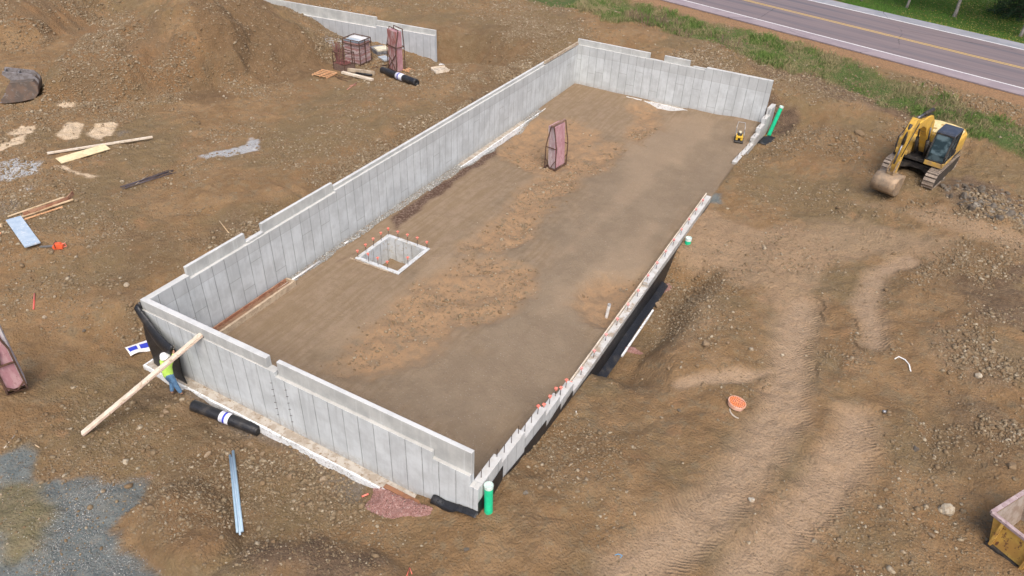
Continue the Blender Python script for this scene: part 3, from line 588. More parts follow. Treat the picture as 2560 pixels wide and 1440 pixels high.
M_PLAIN = concrete("cast_concrete_plain", seam=90.0, horiz=False, light=(.50, .51, .49), dark=(.38, .39, .38), top=(.56, .565, .55))
M_LOW = concrete("cast_concrete_low", seam=.61, horiz=False, light=(.54, .56, .555), dark=(.44, .45, .445), top=(.54, .535, .51))
M_BG = concrete("cast_concrete_background", horiz=False, light=(.48, .50, .52), dark=(.40, .42, .44), top=(.60, .59, .56))
M_PITC = simple("pit_concrete", (.54, .56, .565), (.46, .47, .46), 2, .85, c=(.40, .36, .29), bump=.006)
M_FOOT = simple("footing_concrete", (.46, .42, .36), (.34, .29, .23), 3, .9, bump=.02, c=(.24, .17, .11))
M_FOAM = simple("white_footing_form", (.78, .80, .80), (.62, .63, .62), 4, .8, bump=.02, c=(.30, .28, .25), thr=(.45, .7))
M_WOOD = simple("fresh_lumber", (.62, .47, .30), (.50, .36, .21), 2.5, .8, c=(.36, .25, .15), stretch=(1, 1, 1), bump=.004)
M_PALEW = simple("pale_lumber", (.68, .60, .49), (.58, .49, .38), 2.2, .75, c=(.45, .36, .25), bump=.004)
M_OLDW = simple("grey_lumber", (.48, .40, .30), (.36, .28, .20), 3, .85, c=(.24, .18, .13), bump=.006)
M_REDW = simple("red_stained_lumber", (.30, .14, .085), (.42, .24, .15), 2.5, .85, c=(.20, .10, .065), bump=.005)
M_ORW = simple("orange_lumber", (.66, .38, .20), (.56, .30, .15), 3, .8, c=(.40, .20, .10), bump=.004)
M_RUST = simple("rusty_steel", (.10, .062, .048), (.16, .09, .062), 8, .75, .3, c=(.07, .05, .045), bump=.004)
M_REBAR = simple("rebar_steel", (.07, .055, .05), (.12, .08, .06), 20, .7, .4)
M_CAP = simple("orange_cap_plastic", (.78, .17, .12), (.85, .27, .20), 10, .55)
M_PINK = simple("pink_cap_plastic", (.80, .26, .24), (.88, .38, .34), 10, .6)
M_GREEN = simple("green_pipe_plastic", (.02, .60, .30), (.02, .50, .25), 4, .4)
M_WPL = simple("white_plastic", (.80, .80, .78), (.66, .64, .60), 6, .45)
M_BLUEP = simple("pale_blue_pipe_plastic", (.34, .46, .56), (.28, .40, .50), 3, .45)
def dimple(name="black_dimple_membrane", base=(.014, .015, .018)):
    t = NT(name); tc = t.n.new("ShaderNodeTexCoord").outputs["Object"]; v = t.vor(26, tc)
    t.bump(t.ss(v.outputs["Distance"], .15, .4, 1, 0), .02); c = t.mix(t.ss(t.noise(2.5, 5, .6, tc), .5, .72, 0, .5), base, (.075, .065, .055))
    t.b.inputs["Specular IOR Level"].default_value = .5; return t.out(c, .42)
M_DIM = dimple()
M_BLUEPRINT = simple("blue_print", (.03, .05, .42), (.05, .07, .5), 8, .5)
M_LABEL = simple("label_paper", (.82, .82, .84), (.75, .75, .8), 12, .5, c=(.45, .48, .7))

FD = empty("concrete_foundation", (0, 0, 0), "long rectangular pale concrete foundation with tall walls on three sides and a low stepped wall", "foundation")
T = .27
m = MB(); m.box(0, 6.45, 0, T, -.1, 2.55); m.box(6.45, 12.72, 0, T, -.1, 2.37); m.box(12.72, 14.04, 0, T, -.1, 2.08); m.box(14.04, W, 0, T, -.3, 1.66)
m.build("near_wall", M_WALLN, FD, .012)
m = MB(); m.box(.0, 6.11, .05, T-.002, 2.552, H); m.box(6.52, 14.05, .11, T-.002, 2.372, H); m.box(12.722, 14.05, .113, T-.005, 2.0, 2.4)
m.build("near_wall_upstand", M_PLAIN, FD, .015)
m = MB(); m.box(0, T, T+.002, 2.02, -.1, H-.003); m.box(0, T, 2.02, 10.36, -.1, 2.80); m.box(0, T, 10.36, L, -.1, 2.90)
m.build("long_wall", M_WALL, FD, .012)
m = MB(); m.box(0, .14, 2.05, 4.97, 2.80, 3.27); m.box(0, .14, 5.9, 10.33, 2.80, 3.25); m.box(0, .16, 10.36, L-.002, 2.902, 3.06)
m.box(.002, .2, 4.97, 5.9, 2.802, 2.9)
m.build("long_wall_upstand", M_PLAIN, FD, .012)
m = MB(); m.box(T+.002, 9.86, L-T, L, -.1, 2.98); m.box(9.86, W, L-T, L, -.4, 3.16)
m.build("far_wall", M_WALL, FD, .012)
m = MB(); m.box(.162, 5.75, L-.15, L-.002, 2.98, 3.36); m.box(6.8, 8.65, L-.15, L-.002, 2.98, 3.38); m.box(8.9, 9.855, L-.14, L-.002, 2.98, 3.06)
m.build("far_wall_upstand", M_PLAIN, FD, .012)
lw = [(.272, 1.46, 1.66), (1.46, 2.98, 1.40), (2.98, 4.6, 1.06), (4.6, 5.75, .74), (5.75, 6.95, .40), (6.95, 15.1, -.10), (15.1, 25.2, .02)]
m = MB()
for a, b, z in lw: m.box(W-.3, W, a, b, -1.7, z)
m.build("low_wall", M_LOW, FD, .015)
m = MB(); m.beam((W-.335, 7.1, -.12), (W-.335, 25.3, .0), .045, .2); m.build("form_strip", M_PALEW, FD)
def lx(y): return W+.42*max(0, (y-31)/6.3)
fs = [(30.75, 34.2, -.12), (34.2, 35.1, .26), (35.1, 36.0, .62), (36.0, 36.9, .98), (36.9, 37.9, 1.42)]
m = MB()
for a, b, z in fs:
    m.prism([(lx(a)-.3, a), (lx(a), a), (lx(b), b), (lx(b)-.3, b)], 2, -1.7, z)
m.build("stepped_wall", M_LOW, FD, .015)
# footings
m = MB(); m.box(-.3, 12.75, -.36, -.002, -.28, -.01); m.box(T+.002, .62, T, L-T, -.35, -.015); m.box(.62, 13.9, L-.62, L-T-.002, -.35, .06)
m.build("footing", M_FOOT, FD, .01)
def rag(m, x0, x1, y, z0, z1, n, depth, axis_='x'):
    for i in range(n):
        a = x0+(x1-x0)*i/n; b = x0+(x1-x0)*(i+1)/n-.006; j = random.uniform(-.02, .02); zt = z1+random.uniform(-.02, .02)
        if axis_ == 'x': m.box(a, b, y-depth+j, y, z0, zt)
        else: m.box(y, y+depth+j, a, b, z0, zt)
m = MB(); rag(m, -.35, 12.7, -.362, -.36, .0, 30, .07); m.build("footing_form", M_FOAM, FD, .006)
m = MB(); m.box(-.37, -.3, -.43, 1.5, -.36, .0); m.build("footing_form", M_FOAM, FD, .006)
m = MB(); rag(m, 20.5, 32, .622, -.33, .03, 22, .06, 'y'); m.build("footing_form", M_FOAM, FD, .006)
m = MB(); rag(m, 4.6, 10.5, L-.622, -.3, .12, 10, .06); m.build("footing_form", M_FOAM, FD, .006)
m = MB(); m.beam((11.0, -.28, .03), (12.85, -.28, .03), .16, .05); m.build("rusty_form_board", simple("rusty_board", (.27, .13, .07), (.20, .10, .06), 3, .85), FD, .004)
def rebar(x, y, z, h_, cap=None, hook=0.0):
    m = MB(); pts = [(x, y, z-.1), (x, y, z+h_)]
    if hook: pts = [(x, y, z-.1), (x+.01, y, z+h_*.9), (x+.02, y+hook*.3, z+h_), (x+.02, y+hook, z+h_-.12)]
    m.tube(pts, .012, 6)
    return m, (x, y, z+h_)
def put_rebar(parent, x, y, z, h_=.38, cap=None, hook=0.0):
    m, t_ = rebar(x, y, z, h_, cap, hook); o = m.build("rebar", M_REBAR, parent)
    if cap:
        c = MB(); c.lathe([(.0, .02), (.026, .018), (.026, -.06), (.02, -.09), (0, -.09)], t_, 8); a = random.uniform(0, 1.5)
        c.beam((t_[0]-.055*math.cos(a), t_[1]-.055*math.sin(a), t_[2]+.03), (t_[0]+.055*math.cos(a), t_[1]+.055*math.sin(a), t_[2]+.03), .11, .02); c.build("safety_cap", cap, o)
def lowz(y):
    for a, b, z in lw+fs:
        if a <= y < b: return z
    return -.1
yy = .45
while yy < 7.2:
    put_rebar(FD, W-.15, yy, lowz(yy), .36, M_CAP if yy > 4.1 else None); yy += .47
yy = 8.0
while yy < 25:
    put_rebar(FD, W-.15, yy, lowz(yy), .34, M_PINK, .13); yy += 1.22
yy = 31.3
while yy < 37.6:
    put_rebar(FD, lx(yy)-.15, yy, lowz(yy), .36, None, .12); yy += .8
m = MB()
for k, xx in enumerate((6.25, 6.9)):
    for i in range(6): m.beam((xx+.02, -.002, .5+i*.3), (xx-.03, -.06, .52+i*.3), .012, .009)
m.build("form_tie", M_REBAR, FD)

# membrane strips on the outer face of the low wall
t_b = empty("drainage_membrane", (W+.02, 0, 0), "black dimpled membrane strip running along the outer face of the low wall", "membrane")
m = MB(); X0 = W+.012-(W+.02)
def strip(m, ys_, zt, zb, x=0.0): m.add([(x, ys_[0], zb[0]), (x, ys_[1], zb[1]), (x, ys_[1], zt[1]), (x, ys_[0], zt[0])], [(0, 1, 2, 3)])
for a, b, z0, z1 in ((.02, 1.5, 1.05, 1.22), (1.5, 3.0, .62, .42), (3.0, 4.62, .58, .48), (4.62, 5.8, .12, .30), (5.8, 6.9, -.08, .05), (6.9, 9, -.3, -.34), (9, 14, -.34, -.3), (14, 20, -.3, -.3), (20, 25, -.3, -.3)):
    m.add([(.004, a, -1.62), (.004, b, -1.62), (.004, b, z1), (.004, a, z0)], [(0, 1, 2, 3)])
m.build("wall_sheet", M_DIM, t_b, solid=.012)
m = MB(); m.grid(lambda u, v: (.01+.34*v+.03*math.sin(9*u), 9.2+8.2*u, -1.16-.12*v+.03*math.sin(7*u+3*v)), 20, 4); m.build("footing_sheet", M_DIM, t_b, solid=.01)
o = MB().beam((W+.44, 11.2, -1.24), (W+.46, 15.0, -1.22), .08, .1).build("footing_form", M_FOAM, None, .004); tag(o, "white footing form strip along the bottom of the trench", "form board")
# membrane draped over the near corner
A0 = np.array([-.03, -.03, 2.86]); A1 = np.array([1.93, -.32, 1.95])
def drape(u, v):
    top = A0*(1-u)+A1*u; top = top+np.array([0, -.04*math.sin(u*3.14), -.22*math.sin(u*3.14)])
    bot = np.array([-.12+2.0*u, -.10-.16*u, -.05])
    k = v**.9; p = top*(1-k)+bot*k; b = .16*math.sin(v*3.14)*u
    return (p[0]-.10*math.sin(v*3.1)*(u > .02)*u, p[1]+b*.5-.04+.03*math.sin(v*9+u*5), p[2])
t_m = empty("corner_membrane", (0, 0, 0), "black dimpled membrane draped over the near left corner and held up by the worker", "membrane")
MB().grid(drape, 16, 16).build("hanging_sheet", M_DIM, t_m, solid=.012, smooth=True)
def foldf(u, v):
    a = np.array(drape(u, 0)); d = np.array([-.10-.05*u, -.10, -.55])*(.75+.35*math.sin(u*3)); c = a+d*v+np.array([0, -.10*math.sin(v*3.14), .05*math.sin(v*3.14)]); return tuple(c)
MB().grid(foldf, 16, 6).build("folded_flap", M_DIM, t_m, solid=.012, smooth=True)
MB().grid(lambda u, v: (-.04-.12*u*v, -.03+.9*u, 2.86-.15*u-(2.86+.1-.15*u)*v), 6, 8).build("side_sheet", M_DIM, t_m, solid=.012, smooth=True)
# curled membrane at the foot of the near wall's right end
def curl(u, v):
    x_ = 12.75+1.65*u; zb = float(zat(x_, -.35))+.10
    ang = v*(3.6-2.6*min(1, u*1.6)); r_ = .17
    return (x_, -.03-r_*math.sin(ang)*1.1-.05*v, zb+.12-r_*(1-math.cos(ang))*.9+.02*math.sin(u*9))
o = MB().grid(curl, 24, 10).build("membrane_offcut", M_DIM, None, solid=.012, smooth=True); tag(o, "curled black membrane at the foot of the near wall beside the green pipe", "membrane")
pc = P(1908, 350)
def flare(u, v):
    a = -1.9+2.6*u; r_ = .15+.62*v; return (pc[0]+.05+r_*math.cos(a)*1.0, pc[1]+r_*math.sin(a)*1.3, pc[2]+.35-.33*v+.12*math.sin(3*a)*v)
o = MB().grid(flare, 14, 5).build("membrane_offcut", M_DIM, None, solid=.012, smooth=True); tag(o, "black membrane flap spread at the foot of the far tall green pipe", "membrane")

# --------------------------------------------------------------- pit
PT = empty("concrete_pit", (1.7, 9.6, 0), "square concrete pit in the graded floor ringed by orange capped rebar", "pit")
m = MB(); m.box(0, 2.52, 0, .2, -1.5, .075); m.box(0, 2.52, 2.38, 2.58, -1.5, .085); m.box(0, .2, .202, 2.378, -1.5, .08); m.box(2.32, 2.52, .202, 2.378, -1.5, .07)
m.build("pit_wall", M_PITC, PT, .012)
m = MB()
for i in range(4):
    m.box(.205, .212, .55+i*.55, .558+i*.55, -1.4, .02); m.box(.55+i*.5, .558+i*.5, 2.368, 2.376, -1.4, .02)
m.build("form_seams", M_REBAR, PT)
for x_, y_ in [(.1, 2.48), (.68, 2.48), (1.26, 2.48), (1.84, 2.48), (2.40, 2.48), (.1, 1.9), (.1, 1.3), (.1, .72), (.1, .12), (.75, .1), (1.3, .1), (1.85, .1), (2.42, .9)]:
    put_rebar(PT, x_, y_, .1, random.uniform(.32, .4), M_CAP)
m = MB(); m.beam((-.18, -.12, .06), (2.0, -.06, .06), .05, .05); o = m.build("edge_board", M_OLDW, PT)

# --------------------------------------------------------------- background foundation
d0 = np.array([-9.95, 33.55]); d1 = np.array([-27.0, 32.0])
ed = (d1-d0); bl = np.hypot(*ed); ang = math.atan2(ed[1], ed[0])
BW = empty("background_foundation", (d0[0], d0[1], 0), "long pale concrete foundation wall behind the cone of dirt in the upper left", "foundation", ang)
m = MB(); m.box(0, 5.2, -.27, 0, -.5, 2.62); m.box(5.2, 42, -.27, 0, -.5, 2.45); m.build("wall", M_BG, BW, .012)
m = MB(); m.box(0, 5.2, -.271, -.14, 2.62, 3.0); m.box(5.2, 42, -.271, -.14, 2.45, 3.22); m.build("wall_upstand", M_PLAIN, BW, .012)
m = MB(); m.box(-2.2, 0, -.32, .25, .32, .5); m.build("footing", M_FOAM, BW)

# --------------------------------------------------------------- road
def strip_mesh(name, o0, o1, z, mat, l0=-300, l1=300, n=60, th=.0, rl=True):
    m = MB(); base = lambda l, o: (RD[0]*l+RN[0]*o, RD[1]*l+RN[1]*o)
    for i in range(n):
        a, b = l0+(l1-l0)*i/n, l0+(l1-l0)*(i+1)/n
        p = [base(a, o0), base(b, o0), base(b, o1), base(a, o1)]
        m.add([(q[0], q[1], z) for q in p], [(0, 1, 2, 3)])
        if th: m.add([(p[0][0], p[0][1], z), (p[1][0], p[1][1], z), (p[1][0], p[1][1], z-th), (p[0][0], p[0][1], z-th)], [(1, 0, 3, 2)])
    return m.build(name, mat)
def road_mat():
    t = NT("worn_asphalt"); o = t.n.new("ShaderNodeVectorMath"); o.operation = 'DOT_PRODUCT'; t.l.new(t.pos, o.inputs[0]); o.inputs[1].default_value = (RN[0], RN[1], 0)
    l_ = t.n.new("ShaderNodeVectorMath"); l_.operation = 'DOT_PRODUCT'; t.l.new(t.pos, l_.inputs[0]); l_.inputs[1].default_value = (RD[0], RD[1], 0)
    of = o.outputs["Value"]; ll = l_.outputs["Value"]; st = t.noise(1.0, 5, .6, t.comb(t.M('MULTIPLY', ll, .12), t.M('MULTIPLY', of, 2.2), 0.0))
    c = t.mix(t.ss(st, .35, .65), (.170, .138, .142), (.205, .165, .165))
    for k, wd in ((54.3, .5), (56.4, .5), (59.0, .5), (61.2, .5)):
        c = t.mix(t.M('MULTIPLY', t.ss(t.M('ABSOLUTE', t.M('SUBTRACT', of, k)), .1, wd, .8, 0), t.ss(t.noise(1, 4, .6, t.comb(t.M('MULTIPLY', ll, .08), t.M('MULTIPLY', of, 1.2), 3.0)), .35, .62)), c, (.105, .105, .122))
    c = t.mix(t.ss(of, 62.75, 62.85, 0, 1), c, t.mix(t.ss(t.noise(.8), .4, .6), (.24, .25, .27), (.29, .29, .31)))
    c = t.mix(t.ss(of, 52.65, 52.75, 1, 0), c, t.mix(t.ss(t.noise(.8), .4, .6), (.26, .215, .23), (.30, .25, .26)))
    v = t.vor(.16, t.mix(.35, t.pos, t.noise(.5, 3, .6, None, True)), 'DISTANCE_TO_EDGE')
    cr = t.M('MULTIPLY', t.ss(v.outputs["Distance"], .0, .006, 1, 0), t.ss(t.noise(.25), .45, .55)); c = t.mix(t.M('MULTIPLY', cr, .7), c, (.05, .045, .05))
    t.bump(t.noise(60, 3), .006); return t.out(c, .8)
def paint(name, col):
    t = NT(name); return t.out(t.mix(t.ss(t.noise(9, 5, .7), .5, .68, 0, .75), col, (.25, .21, .21)), .7)
rd = strip_mesh("road", 51.3, 64.6, 3.02, road_mat(), th=.08); tag(rd, kind="structure")
M_WP = paint("white_road_paint", (.75, .75, .74)); M_YP = paint("yellow_road_paint", (.66, .44, .10))
for a, mt, l in ((52.72, M_WP, "white edge line on the side of the road near the dirt"), (62.68, M_WP, "white edge line on the side of the road near the lawn")):
    o = strip_mesh("edge_line", a, a+.15, 3.024, mt); tag(o, l, "road marking", kind="structure")
o = strip_mesh("centre_line", 57.42, 57.54, 3.024, M_YP); tag(o, kind="structure"); o = strip_mesh("centre_line", 57.72, 57.84, 3.024, M_YP); tag(o, kind="structure")

# --------------------------------------------------------------- grass
def blades(name, x, y, hgt, mat, lean=.5, wd=.02, rows=1):
    n = len(x); z = zat(x, y); a = rng.uniform(0, 6.28, n); l = rng.uniform(.2, 1, n)*lean*hgt; b = rng.uniform(0, 6.28, n); wv = wd*(.6+rng.uniform(0, .9, n))
    p0 = np.stack([x-np.cos(a)*wv, y-np.sin(a)*wv, z-.02], -1); p1 = np.stack([x+np.cos(a)*wv, y+np.sin(a)*wv, z-.02], -1)
    p2 = np.stack([x+np.cos(b)*l*.35+np.cos(a)*wv*.7, y+np.sin(b)*l*.35+np.sin(a)*wv*.7, z+hgt*.6], -1); p3 = np.stack([x+np.cos(b)*l, y+np.sin(b)*l, z+hgt], -1)
    co = np.stack([p0, p1, p2, p3], 1).reshape(-1, 3).astype(np.float32); i = (np.arange(n)*4)[:, None]; F = np.concatenate([i+np.array([[0, 1, 2]]), i+np.array([[0, 2, 3]])], 1).reshape(-1, 3).astype(np.int32)
    me = bpy.data.meshes.new(name); me.vertices.add(len(co)); me.vertices.foreach_set("co", co.ravel()); me.loops.add(F.size); me.loops.foreach_set("vertex_index", F.ravel())
    me.polygons.add(len(F)); me.polygons.foreach_set("loop_start", np.arange(0, F.size, 3, dtype=np.int32)); me.update(calc_edges=True)
    r_ = me.attributes.new("rnd", 'FLOAT', 'POINT'); r_.data.foreach_set("value", np.repeat(rng.uniform(0, 1, n), 4).astype(np.float32))
    o = bpy.data.objects.new(name, me); COL.objects.link(o); me.materials.append(mat); return o
def grass_mat(name, g1, g2, tan, tl=.5):
    t = NT(name); r_ = t.attr("rnd").outputs["Fac"]; pn = t.noise(.45, 5, .65); c = t.mix(t.ss(r_, 0, 1), g1, g2)
    c = t.mix(t.ss(t.M('ADD', pn, t.M('MULTIPLY', t.M('SUBTRACT', r_, .5), .16)), tl-.05, tl+.09), c, tan)
    t.b.inputs["Subsurface Weight"].default_value = 0; return t.out(c, .8)
M_GR = grass_mat("verge_grass_blade", (.09, .165, .035), (.175, .25, .065), (.33, .28, .15), .49)
M_RG = grass_mat("reddish_weed", (.20, .13, .09), (.17, .12, .09), (.25, .19, .12), .55)
M_LW = grass_mat("lawn_blade", (.06, .15, .02), (.11, .22, .04), (.16, .19, .06), .6)
x, y = samp(420000, -6, 34, 34, 64); k = (rng.uniform(0, 1, len(x)) < gi(m_gr, x, y)*1.1) & ((x*RN[0]+y*RN[1]) < 51.2); x, y = x[k], y[k]
hg = np.clip(.2+.5*fbm(x, y, 1.5, 4, 81), .06, .5)*rng.uniform(.5, 1.2, len(x))
o = blades("verge_grass", x, y, hg, M_GR, .7, .013); tag(o, "green and straw coloured tall grass on the strip between the dirt and the road", "grass", kind="stuff")
x, y = samp(60000, -6, 34, 34, 64); md = mask([[(1560,62),(1640,70),(1720,95),(1700,60),(1600,35),(1550,40)],[(2290,270),(2400,310),(2440,300),(2330,240)],[(1790,115),(1850,140),(1840,110),(1780,95)]], .4, .8, 15)
k = (rng.uniform(0, 1, len(x)) < gi(md, x, y)*.35); x, y = x[k], y[k]
o = blades("verge_weeds", x, y, rng.uniform(.4, .8, len(x)), M_RG, .35, .012); tag(o, "reddish brown dry weeds standing in patches of the roadside grass", "weeds", kind="stuff")
x, y = samp(330000, 8, 46, 52, 82); k = ((x*RN[0]+y*RN[1]) > 66.8+.5*fbm(x, y, 1, 2, 3)); x, y = x[k], y[k]
o = blades("lawn_grass", x, y, rng.uniform(.05, .13, len(x)), M_LW, .6, .02); tag(o, "short green lawn beyond the road", "grass", kind="stuff")
M_LEAF = stone_mat("fallen_leaf", [(.40, .30, .06), (.50, .42, .12), (.55, .5, .2), (.3, .2, .05)])
x, y = samp(9000, 17, 40, 52, 75); k = ((x*RN[0]+y*RN[1]) > 66.5) & (rng.uniform(0, 1, len(x)) < np.clip((x-18)/9, 0, 1)); x, y = x[k], y[k]
o = scatter_mesh("fallen_leaves", np.stack([x, y, zat(x, y)+.08], -1), rng.uniform(.04, .07, len(x)), M_LEAF, .2, .15); tag(o, "yellow fallen leaves scattered on the lawn beyond the road", "leaves", kind="stuff")

# --------------------------------------------------------------- trees beyond the road
M_LEAFG = grass_mat("tree_leaf", (.045, .10, .02), (.10, .16, .035), (.20, .18, .05), .62)
M_NEED = grass_mat("spruce_needle", (.018, .045, .018), (.035, .075, .03), (.05, .08, .04), .6)
M_BARK = simple("grey_bark", (.30, .28, .25), (.16, .14, .12), 6, .9, bump=.02, c=(.42, .40, .37), stretch=(1, 1, .4))
M_BARKD = simple("brown_bark", (.11, .085, .065), (.07, .05, .04), 6, .9, bump=.02)
def leafcloud(name, centres, rad, n, mat, parent, size=.09, squash=1.0):
    c = np.array(centres); w_ = rng.integers(0, len(c), n); d = rng.normal(size=(n, 3)); d /= np.linalg.norm(d, axis=1)[:, None]
    rr = np.array(rad)[w_]*rng.uniform(.35, 1.08, n)**.6; p = c[w_]+d*rr[:, None]*np.array([1, 1, squash])
    a = rng.normal(size=(n, 3)); a /= np.linalg.norm(a, axis=1)[:, None]; b = np.cross(a, rng.normal(size=(n, 3))); b /= np.linalg.norm(b, axis=1)[:, None]; s_ = size*rng.uniform(.5, 1.3, n)[:, None]
    co = np.stack([p-a*s_, p+b*s_*.6, p+a*s_, p-b*s_*.6], 1).reshape(-1, 3).astype(np.float32); F = np.arange(n*4, dtype=np.int32)
    me = bpy.data.meshes.new(name); me.vertices.add(len(co)); me.vertices.foreach_set("co", co.ravel()); me.loops.add(len(F)); me.loops.foreach_set("vertex_index", F)
    me.polygons.add(n); me.polygons.foreach_set("loop_start", np.arange(0, n*4, 4, dtype=np.int32)); me.update(calc_edges=True)
    r_ = me.attributes.new("rnd", 'FLOAT', 'POINT'); r_.data.foreach_set("value", np.repeat(rng.uniform(0, 1, n), 4).astype(np.float32))
    o = bpy.data.objects.new(name, me); COL.objects.link(o); me.materials.append(mat); o.parent = parent; return o
def tree(p, r0, hh, label):
    t = empty("broadleaf_tree", p, label, "tree"); m = MB(); lean = random.uniform(-.3, .3)
    m.tube([(0, 0, -.2), (.03, 0, .3), (lean*.3, .1, hh*.35), (lean, .2, hh*.8)], [r0*1.5, r0, r0*.8, r0*.3], 10); cs = []; rr = []
    for i in range(9):
        a = i*2.4; z0 = hh*(.38+.05*i); l_ = hh*.24*(1.2-.06*i); e = (lean*.6+math.cos(a)*l_, math.sin(a)*l_, z0+l_*.7); m.tube([(lean*.5, .1, z0), e], [r0*.45, r0*.12], 6); cs.append(e); rr.append(hh*.13)
    cs.append((lean, .2, hh*.9)); rr.append(hh*.14); m.build("trunk", M_BARK, t, smooth=True); leafcloud("crown", cs, rr, 14000, M_LEAFG, t, .11)
def conifer(p, r0, hh, rad, z0, label):
    t = empty("conifer_tree", p, label, "tree"); m = MB(); m.tube([(0, 0, -.2), (0, 0, hh)], [r0, .03], 10); cs = []; rr = []
    z = z0
    while z < hh:
        k = rad*(1-(z-z0)/(hh-z0))+.15; nb = 11
        for i in range(nb):
            a = i*6.283/nb+z*1.7; q = k*random.uniform(.75, 1.05)
            for f_ in (.35, .6, .85, 1.0): cs.append((math.cos(a)*q*f_, math.sin(a)*q*f_, z-.25*q*f_*.6)); rr.append(.12+.16*k*(1.15-f_)+.1)
            m.tube([(0, 0, z), (math.cos(a)*q, math.sin(a)*q, z-.15*q)], [.03, .008], 4)
        z += .42
    m.build("trunk", M_BARKD, t); leafcloud("crown", cs, rr, 42000, M_NEED, t, .07, .35)
p = P(2385, 42); tree(p, .16, 9, "leafy tree with the middle of three pale trunks beyond the road")
p = P(2266, 20); tree(p, .12, 8, "leafy tree with a slim grey trunk on the lawn nearest the left")
p = P(2550, 92); tree(p, .14, 8.5, "leafy tree with a grey trunk at the right picture edge beside the road")
p = P(2530, 55); conifer((p[0]+.6, p[1]+1.5, p[2]), .16, 11, 2.7, .7, "dark green spruce with low skirts on the lawn in the top right corner")
p = P(2152, 3); boulder(p, .28, M_GREY, "grey rock on the lawn edge beyond the road", name="rock")

# --------------------------------------------------------------- boards, planks and small things on the dirt
def plank(name, label, a, b, w_, t_, mat, lift=.0, cat="board", group=None, la=0.0, lb=0.0, parent=None):
    p, q = P(*a), P(*b); z = t_/2+.015+lift; c = (p+q)/2; c[2] = (p[2]+q[2]+la+lb)/2+z
    ts = np.linspace(0, 1, 13); nn = np.array([-(q-p)[1], (q-p)[0]]); nn /= np.hypot(*nn); ex = 0
    for k_ in (-.5, 0, .5): ex = max(ex, float(np.max(zat(p[0]+(q-p)[0]*ts+nn[0]*k_*w_, p[1]+(q-p)[1]*ts+nn[1]*k_*w_)-(p[2]+(q-p)[2]*ts))))
    c[2] += min(ex, .22)*.8
    d = q-p; n = math.hypot(d[0], d[1]); e = np.array([d[0]/2, d[1]/2, (d[2]+lb-la)/2]); m = MB(); m.beam(-e, e, w_, t_)
    o = m.build(name, mat, None, .004); o.location = c; return tag(o, label, cat, group)
def slim(name, label, pts, r_, mat, cat, seg=8, lift=0.0):
    q = [P(*a)+np.array([0, 0, r_+.01+lift]) for a in pts]
    if cat in ("pipe", "rebar"):
        a_, b_ = q[0], q[-1]; tt = np.linspace(0, 1, 15); ex = float(np.max(zat(a_[0]+(b_-a_)[0]*tt, a_[1]+(b_-a_)[1]*tt)+r_-(a_[2]+(b_-a_)[2]*tt))); ex = min(max(ex, 0), .4)
        q = [a_+(b_-a_)*k_+np.array([0, 0, ex]) for k_ in (0, .5, 1)]
    c = q[0].copy(); m = MB().tube([x-c for x in q], r_, seg); o = m.build(name, mat, None, smooth=True); o.location = c; return tag(o, label, cat)
# long leaning pair of boards
bp0 = P(205, 1086); lb_ = empty("leaning_board", bp0, "very long pale board leaning from the dirt onto the near wall by the worker", "board")
e0 = np.array([0, 0, .05]); e1 = np.array([3.05, .06, 2.70])-bp0; d_ = (e1-e0)/np.linalg.norm(e1-e0); sd = np.cross(d_, [0, 0, 1]); sd /= np.linalg.norm(sd); up = np.cross(sd, d_)
MB().beam(e0, e1, .19, .04, tuple(up)).build("upper_board", M_PALEW, lb_, .004)
MB().beam(e0+sd*.045-up*.042, e1+sd*.045-up*.042, .19, .038, tuple(up)).build("lower_board", simple("stained_board", (.42, .32, .26), (.52, .42, .33), 3, .85, c=(.3, .2, .16)), lb_, .004)
plank("timber_beam", "long pale straight timber beam above the wide flat board on the left dirt", (120, 388), (383, 347), .11, .10, M_PALEW)
plank("wide_board", "wide pale yellow flat board on the left dirt below the long straight beam", (148, 408), (270, 372), .8, .04, simple("yellow_board", (.74, .62, .38), (.66, .53, .31), 2, .7, c=(.5, .4, .25)))
cb = empty("curved_board", P(60, 540), "reddish brown bent form board lying on edge on the left dirt", "board"); q0 = P(60, 540); pts = [P(60, 542), P(100, 530), P(140, 516), P(172, 503), P(185, 488)]
m = MB()
for a, b in zip(pts[:-1], pts[1:]): m.beam(a-q0+[0, 0, .12], b-q0+[0, 0, .12], .035, .24)
m.build("bent_strip", M_REDW, cb)
plank("pale_strip", "light orange strip of lumber lying behind the bent red brown board", (22, 548), (162, 499), .09, .04, M_WOOD)
plank("pale_strip", "light lumber strip running in front of the bent red brown board to its right end", (18, 562), (185, 505), .09, .05, M_WOOD)
plank("pale_strip", "orange tinted lumber strip nearest below the bent red brown board", (52, 556), (158, 521), .08, .04, M_ORW)
plank("timber_block", "short round pale timber end at the left picture edge", (-30, 575), (8, 568), .14, .12, M_WOOD)
plank("timber_block", "orange timber offcut at the left picture edge under the short pale timber", (-20, 590), (4, 585), .1, .06, M_ORW)
plank("plywood_sheet", "blue grey flat form sheet on the dirt left of the cut off saw", (38, 556), (86, 623), .62, .06, simple("blue_grey_panel", (.33, .42, .52), (.40, .48, .56), 3, .5, c=(.55, .58, .6)))
